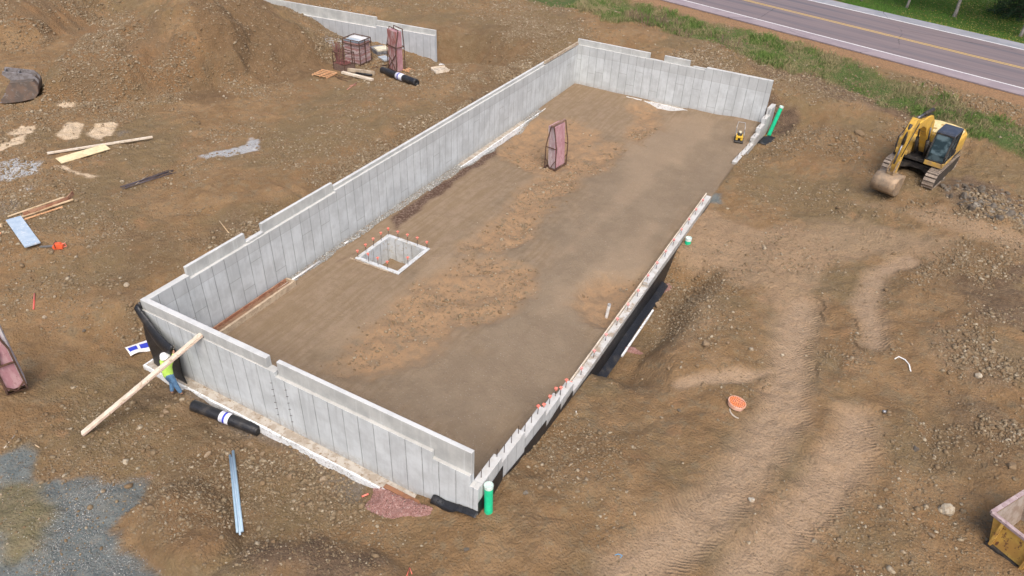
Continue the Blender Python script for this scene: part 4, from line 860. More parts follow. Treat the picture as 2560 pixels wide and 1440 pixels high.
# saw
p = P(146, 621); sw = empty("cutoff_saw", p, "orange power saw with a grey blade lying on the left dirt", "power saw", math.atan2(*(P(105, 622)-p)[[1, 0]]))
m = MB(); m.prism([(-.22, 0), (.16, 0), (.2, .12), (.1, .26), (-.14, .27), (-.24, .15)], 1, -.11, .11); m.build("engine_body", simple("orange_casing", (.75, .13, .05), (.6, .10, .04), 6, .5), sw, .02)
MB().tube([(-.2, 0, .2), (-.34, 0, .27), (-.36, 0, .1), (-.22, 0, .05)], .02, 8).build("rear_handle", M_CAP, sw); MB().tube([(.05, -.13, .1), (.05, -.13, .33), (.05, .13, .33), (.05, .13, .1)], .016, 8).build("front_handle", M_REBAR, sw)
MB().prism([(.1, .08), (.7, .09), (.74, .13), (.7, .16), (.1, .17)], 1, -.014, .014).build("guide_bar", simple("saw_bar_metal", (.33, .36, .38), (.26, .27, .28), 6, .4, .6), sw)
# rebar bundle
c0 = P(372, 450)
for i in range(9):
    a = (305+random.uniform(-6, 12), 471+i*.8-3+random.uniform(-2, 2)); b = (436+random.uniform(-25, 6), 426+i*1.2+random.uniform(-3, 3)); mid = ((a[0]+b[0])/2, (a[1]+b[1])/2+random.uniform(0, 2))
    slim("rebar_rod", "thin dark steel rod in the loose bundle on the left dirt", (a, mid, b), .014, simple("dark_rod", (.09, .08, .10), (.13, .10, .10), 9, .6, .3), "rebar", 6, random.uniform(0, .05))["group"] = "rods of the loose bundle"
slim("timber_stick", "thin pale stick crossing the loose bundle of dark steel rods", ((340, 466), (372, 441)), .015, M_OLDW, "stick", 6, .08)
slim("timber_stick", "thin pale stick standing tilted on rocks left of the long wall's raised part", ((573, 586), (549, 556)), .025, M_WOOD, "stick", 6, .05)
slim("survey_stake", "short red stake lying on the dirt at the left", ((85, 775), (87, 736)), .03, simple("red_stake", (.65, .10, .09), (.55, .2, .16), 9, .7), "stake", 6)
slim("survey_stake", "thin white stick lying by the blue grey gravel patch", ((11, 1122), (38, 1089)), .016, M_PALEW, "stick", 6)
slim("timber_stick", "tiny pale splinter right of the thin white stick at the lower left", ((88, 1113), (99, 1120)), .018, M_WOOD, "stick", 6)
slim("marker_ribbon", "pink marker stick at the bottom picture edge", ((1016, 1444), (1024, 1420), (1030, 1436)), .012, M_CAP, "marker", 6)
slim("bent_hose", "white bent hose lying on the dirt at the right", ((2236, 899), (2246, 893), (2262, 901), (2272, 913), (2276, 930)), .025, M_WPL, "hose", 8)
slim("paint_can", "small silver can on the dirt right of the wheel ruts", ((2205, 1032), (2213, 1033)), .06, simple("dull_metal", (.4, .4, .4), (.3, .3, .3), 9, .35, .7), "can", 10)
slim("blue_ring", "small blue plastic scrap on the dirt near the bottom edge", ((1537, 1389), (1545, 1386), (1556, 1390), (1550, 1396)), .012, simple("blue_scrap", (.1, .35, .6), None, 5, .5), "scrap", 6)
slim("white_ball", "tiny pale yellow ball on the dirt right of the low wall", ((1439, 1032), (1441, 1032)), .04, M_WPL, "ball", 8)
slim("red_marker", "red and white marker stub in the red gravel heap", ((905, 1246), (922, 1239)), .03, M_CAP, "marker", 8, .05)
slim("white_pipe", "white pipe along the gravel at the inside foot of the long wall", ((682, 736), (760, 682), (800, 656)), .045, M_WPL, "pipe", 8, .0)
slim("white_pipe", "short white pipe piece by the gravel right of the long white pipe", ((862, 612), (872, 606)), .045, M_WPL, "pipe", 8, .02)
for i, (a, b, d) in enumerate((((577, 1145), (596, 1338), "left"), ((581, 1150), (602, 1343), "middle"), ((585, 1137), (608, 1338), "right"))):
    slim("plastic_pipe", "pale blue plastic pipe lying on the dirt, %s one of the three side by side" % d, (a, ((a[0]+b[0])/2, (a[1]+b[1])/2), b), (.04, .03, .045)[i]*1.05, (M_BLUEP, M_WPL, M_BLUEP)[i] if i != 1 else simple("paler_blue_plastic", (.46, .57, .66), (.40, .50, .60), 3, .45), "pipe", 10, (0, .03, 0)[i])["group"] = "plastic pipes lying side by side"
# form trough at the long wall
a, b = np.array([.62, 2.1, .0]), np.array([.68, 6.35, .0])
o = empty("form_trough", (.66, 4.2, .16), "brown wooden form trough along the inside foot of the long wall", "form")
m = MB(); m.box(-.26, -.22, -2.3, 2.3, -.15, .12); m.build("back_board", M_REDW, o); m = MB(); m.box(.17, .28, -2.3, 2.3, -.15, .16); m.box(-.22, .17, 2.22, 2.3, -.15, .15); m.build("front_board", simple("weathered_board", (.50, .40, .28), (.40, .31, .22), 3, .85, c=(.3, .22, .15)), o)
m = MB(); m.box(-.22, .17, -2.3, 2.22, -.1, -.02); m.build("bottom_board", simple("brown_form_lining", (.24, .145, .09), (.17, .105, .068), 3, .85), o)
o = MB().beam((.24, 31.7, 3.1), (.24, 37.0, 3.1), .10, .2).build("timber_beam", M_OLDW); tag(o, "brown timber beam lying on top of the long wall at its far end", "board")
# pallets
def pallet(label, c, u, n, w_, l_, mat, h_=.1, rim=False):
    p = P(*c); q = P(*u); o = empty("wooden_pallet", p+np.array([0, 0, .02]), label, "pallet", math.atan2(q[1]-p[1], q[0]-p[0])); m = MB()
    for i in range(n):
        y_ = -w_/2+.06+(w_-.12)*i/(n-1); m.box(-l_/2, l_/2, y_-.05, y_+.05, h_-.02, h_)
    m.build("deck_board", mat, o); m = MB()
    for x_ in (-l_/2+.05, 0, l_/2-.05): m.box(x_-.03, x_+.03, -w_/2, w_/2, 0, h_-.022)
    m.build("bearer", mat, o)
    if rim: MB().box(-l_/2, l_/2, -w_/2-.03, -w_/2, 0, h_+.06).box(-l_/2, l_/2, w_/2, w_/2+.03, 0, h_+.06).build("side_board", mat, o)
pallet("pale wooden pallet lying alone right of the tall panel rack", (1101, 178), (1118, 174), 4, .8, 1.05, M_PALEW, .14, True)
pallet("rusty orange slatted pallet left of the short thick planks", (812, 187), (838, 193), 5, 1.2, 1.3, M_ORW, .1)
pallet("low orange board pallet just right of the tall panel rack's foot", (1022, 178), (1034, 180), 3, .6, .7, M_ORW, .08)
plank("thick_plank", "thick grey plank, upper of the two in front of the steel basket", (856, 178), (937, 188), .14, .24, M_OLDW)
plank("thick_plank", "thick pale plank, lower of the two in front of the steel basket", (856, 184), (932, 203), .24, .14, M_PALEW)
slim("black_pipe", "black pipe lying between the two thick planks", ((890, 186), (930, 191)), .08, M_DIM, "pipe", 10)
for i, (a, b) in enumerate((((838, 193), (878, 200)), ((842, 196), (870, 205)), ((845, 191), (882, 197)), ((868, 226), (892, 208)), ((874, 216), (890, 214)), ((930, 205-32), (938, 160)), ((932, 172), (965, 166)), ((940, 168), (968, 164)))):
    slim("form_brace", "thin rusty brace lying loose near the steel basket and panel racks", (a, b), .022, M_RUST if i not in (3, 4) else simple("pink_brace", (.55, .25, .20), None, 5, .7), "brace", 6, .02)["group"] = "loose braces near the panel racks"
# stack of flat panels, loose tarp
p = P(950, 130); st_ = empty("panel_stack", p, "low stack of grey flat form panels behind the tall panel rack", "panel stack", R(-30))
m = MB(); m.box(-.8, .8, -.55, .55, 0, .12); m.box(-.75, .8, -.55, .5, .16, .30); m.build("dark_panel", simple("dark_panel", (.13, .13, .14), (.25, .25, .26), 5, .6, c=(.4, .4, .4)), st_, .01)
MB().box(-.1, .82, -.5, .5, .31, .42).build("pale_panel", simple("pale_panel", (.66, .60, .45), (.5, .45, .36), 4, .7), st_, .01)
p = P(962, 148); st_ = MB().box(-.5, .5, -.3, .3, .02, .12).build("flat_sheet", simple("blue_dusty_panel", (.33, .37, .42), (.45, .48, .5), 5, .6)); st_.location = p; st_.rotation_euler = (0, 0, R(-25)); tag(st_, "small blue grey panel lying left of the tall panel rack", "form panel")

# --------------------------------------------------------------- form panel racks
def panelmat(name, a, b, c): return simple(name, a, b, 3.5, .75, c=c, thr=(.4, .62), stretch=(1.5, 1.5, .5), bump=.006, bsc=14)
M_PR = panelmat("red_form_plywood", (.30, .125, .11), (.46, .34, .33), (.22, .09, .08))
M_PP = panelmat("pink_form_plywood", (.40, .21, .235), (.48, .30, .31), (.32, .17, .18))
M_PE = simple("panel_edge", (.56, .50, .51), (.44, .34, .35), 6, .75, c=(.30, .20, .20), stretch=(1, 1, .3))
def rack(name, label, p, rz, wx, wy, hh, panels, lean, fm=M_PP, tilt=0, low=.0):
    "steel frame wx by wy by hh with vertical panels leaning inside"
    o = empty(name, p, label, "panel rack", rz); m = MB(); r_ = .045; top = hh
    for x_ in (-wx/2, wx/2):
        for y_ in (-wy/2, wy/2): m.beam((x_, y_, 0), (x_, y_, hh*.52), r_, r_); m.beam((x_, y_, hh*.52), (x_, y_*.25, top), r_, r_)
        m.beam((x_, -wy/2, hh*.5), (x_, wy/2, hh*.5), r_, r_); m.beam((x_, -wy/2, .06), (x_, wy/2, .06), r_, r_*1.6)
        m.beam((x_, -wy/2, hh*.25), (x_, 0, .06), r_*.7, r_*.7); m.beam((x_, wy/2, hh*.25), (x_, 0, .06), r_*.7, r_*.7)
    for y_ in (-wy/2, wy/2): m.beam((-wx/2, y_, .05), (wx/2, y_, .05), r_, r_*1.5)
    m.build("rack_frame", M_RUST, o); MB().beam((-wx/2-.08, 0, top), (wx/2+.08, 0, top), .12, .09).build("top_bar", simple("brown_bar", (.22, .13, .10), (.3, .2, .16), 6, .7), o)
    for i in range(panels):
        y_ = -wy*.36+i*.095; m = MB(); a = (0, y_, .1); b = (0, y_+lean*hh, hh*.96); ln = wx-.14
        m.add([(-ln/2, y_-.03, .1), (ln/2, y_-.03, .1), (ln/2, y_+.03, .1), (-ln/2, y_+.03, .1), (-ln/2, b[1]-.03, b[2]), (ln/2, b[1]-.03, b[2]), (ln/2, b[1]+.03, b[2]), (-ln/2, b[1]+.03, b[2])],
              [(3, 2, 1, 0), (4, 5, 6, 7), (0, 1, 5, 4), (2, 3, 7, 6)]); e = MB()
        q = m.build("form_panel", fm, o); v = m.v
        e.add([v[1], v[2], v[6], v[5]], [(0, 1, 2, 3)]).add([v[3], v[0], v[4], v[7]], [(0, 1, 2, 3)]); e.build("panel_edge", M_PE, q)
    return o
p0 = P(1365, 420); p1 = P(1383, 428); p2 = P(1411, 410)
e = p2-p1; rz = math.atan2(e[1], e[0]); c = (p0+p2)/2
rack("panel_rack", "rusty steel rack of pink form panels standing on the graded floor inside the foundation", (c[0], c[1], min(p0[2], p2[2])), rz, max(.9, math.hypot(e[0], e[1])), .75, 2.75, 5, .07)
# tall rack in the background
p0 = P(973, 176); p1 = P(1003, 187); e = p1-p0; c = P(992, 176)
def bgrack():
    rz = math.atan2(e[1], e[0]); o = empty("panel_rack", c, "tall rusty rack of red stained form panels standing by the steel crate", "panel rack", rz); wx, wy, hh = 1.15, .7, 3.0; m = MB(); r_ = .05
    for x_ in (-wx/2, wx/2):
        for y_ in (-wy/2, wy/2): m.beam((x_, y_, 0), (x_, y_, hh*.6), r_, r_); m.beam((x_, y_, hh*.6), (x_, y_*.5+.1, hh), r_, r_)
        m.beam((x_, -wy/2, hh*.6), (x_, wy/2, hh*.6), r_, r_)
    for z_ in (.05, hh*.6): m.beam((-wx/2, -wy/2, z_), (wx/2, -wy/2, z_), r_, r_); m.beam((-wx/2, wy/2, z_), (wx/2, wy/2, z_), r_, r_)
    m.beam((-wx/2, -wy/2, .1), (wx/2, -wy/2-.01, hh*.45), r_*.8, r_*.8); m.beam((wx/2, -wy/2-.02, .1), (-wx/2, -wy/2-.02, hh*.45), r_*.8, r_*.8); m.beam((-wx/2, .3, hh), (wx/2, .3, hh), r_, r_); m.beam((-wx/2, -.1, hh), (wx/2, -.1, hh), r_, r_)
    m.build("rack_frame", M_RUST, o)
    for i in range(5): MB().box(-wx/2+.05+.002*i, wx/2-.08, -wy/2+.05+i*.11, -wy/2+.14+i*.11, .1, hh-.12-.01*i).build("form_panel", (M_PR if i == 0 else M_PP), o, .006)
bgrack()
# steel crate of stacked panels
pc_ = P(902, 165); pa = P(866, 148); pb = P(930, 151); ex = pb-pc_; rz = math.atan2(ex[1], ex[0]); lx_, ly_ = math.hypot(*ex[:2]), math.hypot(*(pa-pc_)[:2])
o = empty("panel_crate", pc_, "steel framed crate filled with a stack of weathered red and white form panels", "panel crate", rz); lx_ = min(lx_, 1.7); ly_ = min(ly_, 1.5); hh = 1.75; m = MB(); r_ = .05
for x_ in (0, lx_/2, lx_):
    for y_ in (0, ly_): m.beam((x_, y_, 0), (x_, y_, hh), r_, r_)
for y_ in (ly_/2,): m.beam((0, y_, 0), (0, y_, hh), r_, r_); m.beam((lx_, y_, 0), (lx_, y_, hh), r_, r_)
for z_ in (.04, hh-.3, hh):
    for y_ in (0, ly_): m.beam((0, y_, z_), (lx_, y_, z_), r_, r_)
    for x_ in (0, lx_): m.beam((x_, 0, z_), (x_, ly_, z_), r_, r_)
m.build("crate_frame", M_RUST, o)
for i in range(11):
    z_ = .1+i*.135; m = MB().box(.05+random.uniform(0, .03), lx_-.05, .05+random.uniform(0, .03), ly_-.05, z_, z_+.105); m.build("form_panel", simple("stacked_panel_%d" % (i % 3), [(.42, .27, .27), (.34, .17, .16), (.48, .38, .37)][i % 3], [(.52, .44, .42), (.42, .28, .26), (.32, .20, .20)][i % 3], 5, .8, c=(.22, .14, .14), stretch=(.5, .5, 2)), o)
MB().box(.06, lx_*.48, .06, ly_-.06, hh-.16, hh-.08).build("top_panel", simple("bluish_panel", (.30, .36, .42), (.42, .48, .52), 4, .6, c=(.2, .2, .22)), o); MB().box(lx_*.5, lx_-.06, .06, ly_-.06, hh-.16, hh-.06).build("top_panel", simple("whitish_panel", (.66, .66, .66), (.55, .54, .52), 4, .6), o)
# steel basket with rods
pc_ = P(872, 176); pa = P(832, 177); pb = P(889, 163); c = (pa+P(888, 165))/2
o = empty("steel_basket", (pc_[0]-.3, pc_[1]-.1, pc_[2]), "rusty open steel basket holding red tie rods and clamps", "basket", rz-.15); m = MB(); wx, wy, hh = .95, 1.15, 1.3; r_ = .045
for x_ in (-wx/2, wx/2):
    for y_ in (-wy/2, wy/2): m.beam((x_, y_, 0), (x_, y_, hh), r_, r_)
    m.beam((x_, -wy/2, hh), (x_, wy/2, hh), r_, r_)
for y_ in (-wy/2, wy/2): m.beam((-wx/2, y_, hh), (wx/2, y_, hh), r_, r_); m.beam((-wx/2, y_, .55), (wx/2, y_, .55), r_, r_)
m.beam((-wx*.2, wy/2, hh), (wx*.2, -wy/2, hh), r_, r_); m.build("basket_frame", M_RUST, o)
m = MB(); m.box(-wx/2, wx/2, -wy/2, -wy/2+.02, .04, .5); m.box(-wx/2, wx/2, wy/2-.02, wy/2, .04, .5); m.box(-wx/2, -wx/2+.02, -wy/2, wy/2, .04, .5); m.box(wx/2-.02, wx/2, -wy/2, wy/2, .04, .5); m.box(-wx/2, wx/2, -wy/2, wy/2, .02, .04); m.build("basket_tray", simple("mesh_tray", (.13, .09, .075), (.20, .13, .10), 12, .8), o)
m = MB()
for i in range(90):
    x_, y_ = random.uniform(-.4, .4), random.uniform(-.5, .5); a = random.uniform(0, 6.28); m.tube([(x_, y_, .42+random.uniform(0, .18)), (x_+.14*math.cos(a), y_+.14*math.sin(a), .46+random.uniform(0, .2))], .016, 5)
m.build("clamps", simple("red_clamp", (.34, .12, .12), (.22, .09, .08), 9, .6), o)["kind"] = "stuff"
m = MB()
for i in range(26):
    x_, y_ = random.uniform(-.38, -.05), random.uniform(.0, .45); m.tube([(x_, y_, .3), (x_+random.uniform(-.18, .22), y_+random.uniform(-.1, .2), random.uniform(1.5, 2.0))], .018, 5)
m.build("tie_rods", simple("red_rod", (.24, .11, .10), (.17, .09, .08), 9, .6), o)["kind"] = "stuff"
# rack at the left picture edge
pa, pb = P(20, 988), P(67, 972); e = pb-pa; rz = math.atan2(e[1], e[0])
rz -= R(22); rk = empty("panel_rack", pa, "large rack of mauve form panels cut by the left picture edge", "panel rack", rz); wx, hh = math.hypot(e[0], e[1]), 3.0; m = MB(); r_ = .06
m.beam((0, 0, 0), (0, 0, hh), r_, r_); m.beam((wx, 0, 0), (wx, 0, hh*.62), r_, r_); m.beam((wx, 0, hh*.62), (wx*.6, 0, hh), r_, r_); m.beam((0, 0, .05), (wx, 0, .05), r_, r_); m.beam((0, 0, hh*.42), (wx, 0, hh*.42), r_, r_)
m.beam((0, 0, .35), (wx/2, 0, .05), r_*.7, r_*.7); m.beam((wx, 0, .35), (wx/2, 0, .05), r_*.7, r_*.7); m.beam((wx*.3, 0, hh*.42), (wx*.5, 0, hh*.62), r_*.7, r_*.7)
for y_ in (.0, .75): m.beam((0, y_, .05), (wx, y_, .05), r_, r_)
for x_ in (0, wx): m.beam((x_, 0, .06), (x_, .75, .06), r_, r_); m.beam((x_, .75, .06), (x_, .75, hh*.62), r_, r_)
m.build("rack_frame", M_RUST, rk)
for i in range(5):
    y_ = .07+i*.125; q_ = MB().box(.05, wx-.05, y_, y_+.095, .12, hh-.1-.03*i).build("form_panel", M_PP, rk, .004); MB().box(wx-.05, wx+.04, y_+.004, y_+.091, .14, hh-.12-.03*i).build("panel_edge", simple("pale_panel_edge", (.60, .56, .57), (.50, .44, .45), 6, .75, c=(.36, .28, .28)), q_)

# --------------------------------------------------------------- membrane rolls
def roll(label, a, b, r_, ring=(.44, .58)):
    p, q = P(*a), P(*b); p[2] += r_*.95; q[2] += r_*.95; o = empty("membrane_roll", p, label, "membrane roll"); d = Vector(q-p); l_ = d.length; n = d.normalized(); m = MB()
    prof = [(r_*.25, 0), (r_*.95, 0), (r_, .04), (r_*1.01, l_*.3), (r_, l_-.04), (r_*.95, l_), (r_*.25, l_), (r_*.22, l_-.1)]
    m.lathe(prof, (0, 0, 0), 28, n); m.build("membrane_coil", M_DIM, o, smooth=True)
    m = MB().lathe([(r_+.006, l_*ring[0]), (r_+.006, l_*ring[1])], (0, 0, 0), 28, n); m.build("paper_label", M_LABEL, o)
    m = MB().lathe([(r_+.009, l_*(ring[0]+.055)), (r_+.009, l_*(ring[0]+.085))], (0, 0, 0), 28, n); m.build("blue_band", M_BLUEPRINT, o)
    m = MB()
    for i in range(5): m.lathe([(r_+.009, l_*(ring[0]+.012+i*.008)), (r_+.009, l_*(ring[0]+.015+i*.008))], (0, 0, 0), 28, n)
    m.build("label_print", simple("grey_print", (.35, .38, .5), (.2, .22, .3), 20, .5), o)
    spiral = [(Vector((math.cos(a_*.55), math.sin(a_*.55), 0))*(r_*.9*a_/40)) for a_ in range(4, 40)]; qn = n.to_track_quat('Z', 'Y')
    MB().tube([(qn @ s_)+n*(l_+.003) for s_ in spiral], .006, 4).build("spiral_end", simple("dusty_black", (.06, .055, .05), None, 5, .6), o)
roll("black membrane roll with white and blue label lying below the near wall", (485, 1022), (650, 1086), .2)
roll("black membrane roll with a white and blue label beside the tall panel rack", (957, 183), (1041, 215), .24, (.47, .66))
# printed sheet on the ground behind the corner
pp = [P(313, 872), P(372, 852), P(380, 876), P(328, 893)]
c = sum(pp)/4; o = empty("printed_wrapper", (c[0], c[1], c[2]+.06), "white plastic wrapper with blue print lying left of the draped membrane", "wrapper"); pr = [q-c for q in pp]
MB().grid(lambda u, v: tuple(pr[0]*(1-u)*(1-v)+pr[1]*u*(1-v)+pr[2]*u*v+pr[3]*(1-u)*v+np.array([0, 0, .06*math.sin(u*5)*v+.05*math.sin(v*3.14)])), 10, 6).build("plastic_film", M_WPL, o, smooth=True)
for k in range(2):
    MB().grid(lambda u, v: tuple((lambda U, V: pr[0]*(1-U)*(1-V)+pr[1]*U*(1-V)+pr[2]*U*V+pr[3]*(1-U)*V+np.array([0, 0, .012+.06*math.sin(U*5)*V+.05*math.sin(V*3.14)]))(.06+k*.5+u*.38, .28+v*.44)), 8, 4).build("blue_print", M_BLUEPRINT, o, smooth=True)

# --------------------------------------------------------------- green pipes, white stub
def vpipe(label, base, top, r_, mat, capm=M_WPL, name="riser_pipe", band=.12):
    b, t_ = Vector(base), Vector(top); o = empty(name, base, label, "pipe"); d = (t_-b); l_ = d.length; n = d.normalized()
    MB().lathe([(r_, -.3), (r_, l_-band), ], (0, 0, 0), 24, n).build("pipe_body", mat, o, smooth=True)
    m = MB(); m.lathe([(r_*1.07, l_-band), (r_*1.07, l_), (r_*.93, l_), (r_*.93, l_-.06), (0, l_-.06)], (0, 0, 0), 24, n); m.build("pipe_collar", capm, o)
    return o
M_COL = simple("pale_green_collar", (.62, .74, .68), (.5, .6, .55), 6, .5)
p = P(1221, 1278); vpipe("short thick green pipe standing at the near right corner of the foundation", p, p+np.array([-.05, .06, 1.15]), .135, M_GREEN, M_COL)
p = P(1922, 338); vpipe("tall green pipe leaning beside the far right corner of the foundation", p, p+np.array([.30, .25, 2.05]), .13, M_GREEN, M_COL)
p = P(1719, 609); vpipe("stubby green pipe beside the middle of the low wall", p, p+np.array([.0, .0, .36]), .15, M_GREEN, M_COL, band=.16)
p = P(1516, 793); vpipe("white pipe stub standing in the small hollow inside the low wall", p, p+np.array([.05, .0, .75]), .07, M_WPL, simple("grey_rim", (.5, .5, .5), None, 5, .5), "pipe_stub", .08)

# --------------------------------------------------------------- orange drain cover
p = P(1838, 1014)-np.array([0, 0, .10]); o = empty("drain_basin", p, "orange round drain cover on the dirt between the low wall and the wheel ruts", "drain cover"); o.rotation_euler = (R(-5), R(7), 0); r_ = .34
MB().lathe([(r_*.92, 0), (r_*.96, .1), (r_, .11), (r_, .17), (r_*.9, .17)], (0, 0, .12), 36).build("cover_rim", simple("faded_orange_rim", (.62, .33, .22), (.72, .45, .34), 4, .6), o, smooth=False)
MB().lathe([(r_*.9, .165), (r_*.4, .163), (0, .163)], (0, 0, .12), 36).build("grate", simple("orange_grate", (.86, .25, .09), (.74, .30, .18), 3, .55), o)
m = MB()
for ring, nn in ((.28, 24), (.21, 18), (.145, 12), (.08, 7)):
    for k in range(nn):
        a = 2*math.pi*k/nn; ca, sa = math.cos(a), math.sin(a); m.beam((ring*ca-.018*ca, ring*sa-.018*sa, .286), (ring*ca+.018*ca, ring*sa+.018*sa, .286), .032, .006)
m.build("hole_shade_blocks", simple("hole_shade", (.05, .02, .015), None, 5, .9), o)  # dark blocks set on the cover stand in for shaded openings
MB().lathe([(.24, -.1), (.24, .13)], (0, 0, 0), 24).build("basin_neck", simple("dull_orange_neck", (.45, .25, .16), (.35, .2, .14), 4, .6), o)
MB().lathe([(.33, -.15), (.345, .02), (.36, .03), (.36, .05), (.31, .05), (.30, -.1)], (.2, -.22, .0), 28).build("outer_sleeve", simple("clay_sleeve", (.42, .37, .30), (.5, .45, .38), 4, .5), o, smooth=False)
# --------------------------------------------------------------- plate compactor
p = P(1846, 352); q = P(1850, 320); e = q-p; rz = math.atan2(e[1], e[0])
o = empty("plate_compactor", p, "small yellow plate compactor parked on the floor near the far right corner", "plate compactor", rz); M_YEL = simple("yellow_paint", (.72, .46, .05), (.62, .38, .04), 4, .45, c=(.35, .22, .06)); M_BLK = simple("black_paint", (.03, .03, .032), (.06, .055, .05), 5, .5)
MB().prism([(-.42, .0), (.42, .0), (.5, .12), (.45, .14), (-.45, .14), (-.5, .1)], 1, -.28, .28).build("base_plate", M_BLK, o, .01)
m = MB(); m.box(-.3, .25, -.22, -.08, .15, .42); m.box(-.3, .25, .08, .22, .15, .42); m.box(-.32, -.22, -.22, .22, .3, .44); m.build("body", M_YEL, o, .03)
MB().box(-.12, .24, -.15, .15, .2, .5).build("engine", M_BLK, o, .03); MB().lathe([(0, .08), (.09, .06), (.1, -.02), (0, -.02)], (.1, 0, .56), 14).build("fuel_cap", simple("cream_tank", (.75, .7, .5), None, 5, .5), o)
m = MB(); m.tube([(.2, -.24, .2), (.5, -.26, .75), (.85, -.22, .95), (.85, .22, .95), (.5, .26, .75), (.2, .24, .2)], .022, 8); m.tube([(-.3, -.24, .4), (-.2, -.25, .62), (.4, -.25, .66)], .018, 6); m.tube([(-.3, .24, .4), (-.2, .25, .62), (.4, .25, .66)], .018, 6); m.build("handle", simple("grey_tube", (.42, .41, .40), None, 5, .4, .5), o, smooth=True)

# --------------------------------------------------------------- loose excavator bucket
p = P(70, 246); q = P(108, 236); e = q-p; rz = R(50)
o = empty("digger_bucket", p, "grey brown steel digging bucket standing alone at the left dirt heap", "excavator bucket", rz); M_BK = simple("worn_bucket_steel", (.135, .110, .095), (.19, .135, .105), 2, .65, .15, c=(.22, .20, .18), bump=.01); o.scale = (1.0, 1.0, 1.0); o.location.z += .12; M_BKE = simple("bright_worn_edge", (.24, .225, .23), (.17, .155, .15), 6, .6, .1)
sp = [(-1.2, -.02), (-.3, .0), (.55, .12), (.85, .45), (.92, .85), (.8, 1.15), (-.45, 1.2), (-.8, .8), (-.85, .5), (-1.25, .22)]
shell = [(-1.15, 0), (-.3, .02), (.55, .12), (.85, .45), (.92, .85), (.8, 1.15)]
for y_ in (-.85, .81): MB().prism(sp, 1, y_, y_+.04).build("side_plate", M_BK, o, .008)
m = MB(); m.grid(lambda u, v: (lambda i, f: ((shell[i][0]*(1-f)+shell[i+1][0]*f), -.81+1.62*v, (shell[i][1]*(1-f)+shell[i+1][1]*f)))(min(int(u*5), 4), u*5-min(int(u*5), 4)), 10, 4); m.build("shell", M_BK, o, solid=.04)
MB().box(-.45, .8, -.85, .85, 1.16, 1.2).build("top_plate", simple("recess_shade_steel", (.10, .085, .075), (.15, .12, .10), 3, .7), o, .005)  # plate coloured darker as painted shade in the gap between the lugs
for y_ in (-.42, .36):
    MB().prism([(-.45, 1.2), (-.80, 1.6), (-.70, 1.78), (.75, 1.46), (1.0, 1.1), (.92, .8), (.8, 1.2)], 1, y_, y_+.07).build("lug", M_BKE, o, .006)
m = MB(); m.tube([(-.66, -.42, 1.66), (-.66, .42, 1.66)], .05, 12); m.tube([(.0, -.42, 1.5), (.0, .42, 1.5)], .05, 12); m.build("pin", M_BKE, o)
m = MB()
for k in range(5): y_ = -.8+k*.36; m.prism([(-1.1, .0), (-1.35, .03), (-1.1, .1)], 1, y_, y_+.12)
m.build("teeth", M_BKE, o)

# --------------------------------------------------------------- yellow bin at the bottom right
cn = np.array([27.88, 7.3, 1.55]); ea = np.array([.556, .831, 0]); 
o = empty("dirt_bin", (cn[0], cn[1], .3), "rust streaked yellow steel bin with a mauve rim cut by the right picture edge", "bin", math.atan2(-.531, .848)); zr = cn[2]-.3
M_BIN = simple("rusty_yellow_paint", (.62, .40, .10), (.50, .29, .08), 2.5, .7, c=(.17, .08, .05), stretch=(1, 1, .6), bump=.01); M_RIM = simple("mauve_rim_paint", (.33, .24, .24), (.42, .33, .32), 4, .7, c=(.2, .14, .13)); M_INS = simple("bin_inner_steel", (.33, .28, .24), (.24, .18, .14), 2, .7, bump=.01)
lx2, ly2 = 3.4, 1.8; m = MB()
def hexa(m, b, t_): m.add([*b, *t_], [(3, 2, 1, 0), (4, 5, 6, 7), (0, 1, 5, 4), (1, 2, 6, 5), (2, 3, 7, 6), (3, 0, 4, 7)])
z1, z2 = .12, zr-.04; ins_ = .32
def wallq(a, b, c_, d_): m.add([a, b, c_, d_], [(0, 1, 2, 3)])
B = [(ins_, ins_*.4, z1), (lx2-ins_, ins_*.4, z1), (lx2-ins_, ly2-ins_*.4, z1), (ins_, ly2-ins_*.4, z1)]; Tt = [(.05, .05, z2), (lx2-.05, .05, z2), (lx2-.05, ly2-.05, z2), (.05, ly2-.05, z2)]
for i in range(4): j = (i+1) % 4; wallq(B[i], B[j], Tt[j], Tt[i])
m.build("bin_shell", M_BIN, o, solid=.02)
m = MB(); k = .03; B2 = [(b[0]*(1-2*k/lx2)+k, b[1]*(1-2*k/ly2)+k, b[2]+.04) for b in B]; T2 = [(b[0]*(1-2*k/lx2)+k, b[1]*(1-2*k/ly2)+k, b[2]) for b in Tt]
for i in range(4): j = (i+1) % 4; m.add([B2[i], T2[i], T2[j], B2[j]], [(0, 1, 2, 3)])
m.add(B2, [(0, 1, 2, 3)]); m.build("bin_lining", M_INS, o)
m = MB()
for a, b in (((0, 0), (lx2, 0)), ((0, ly2), (lx2, ly2)), ((0, 0), (0, ly2)), ((lx2, 0), (lx2, ly2))): m.beam((a[0], a[1], zr-.05), (b[0], b[1], zr-.05-(.003 if a[0] == b[0] else 0)), .13, .10)
m.build("rim", M_RIM, o, .01)
m = MB()
for x_ in (.35, 1.3, 2.3): m.prism([(.0, z2-.02), (.0+.02, z2-.35), (ins_*.4+.0, z1), (ins_*.4-.14, z1), (-.06, z2-.3), (-.06, z2-.02)], 0, x_, x_+.08)
m.build("rib", M_BIN, o); m = MB(); m.box(ins_-.05, lx2-ins_, .02, .3, 0, .12); m.box(ins_-.05, lx2-ins_, ly2-.3, ly2-.05, 0, .12); m.build("skid", M_BLK, o, .01)

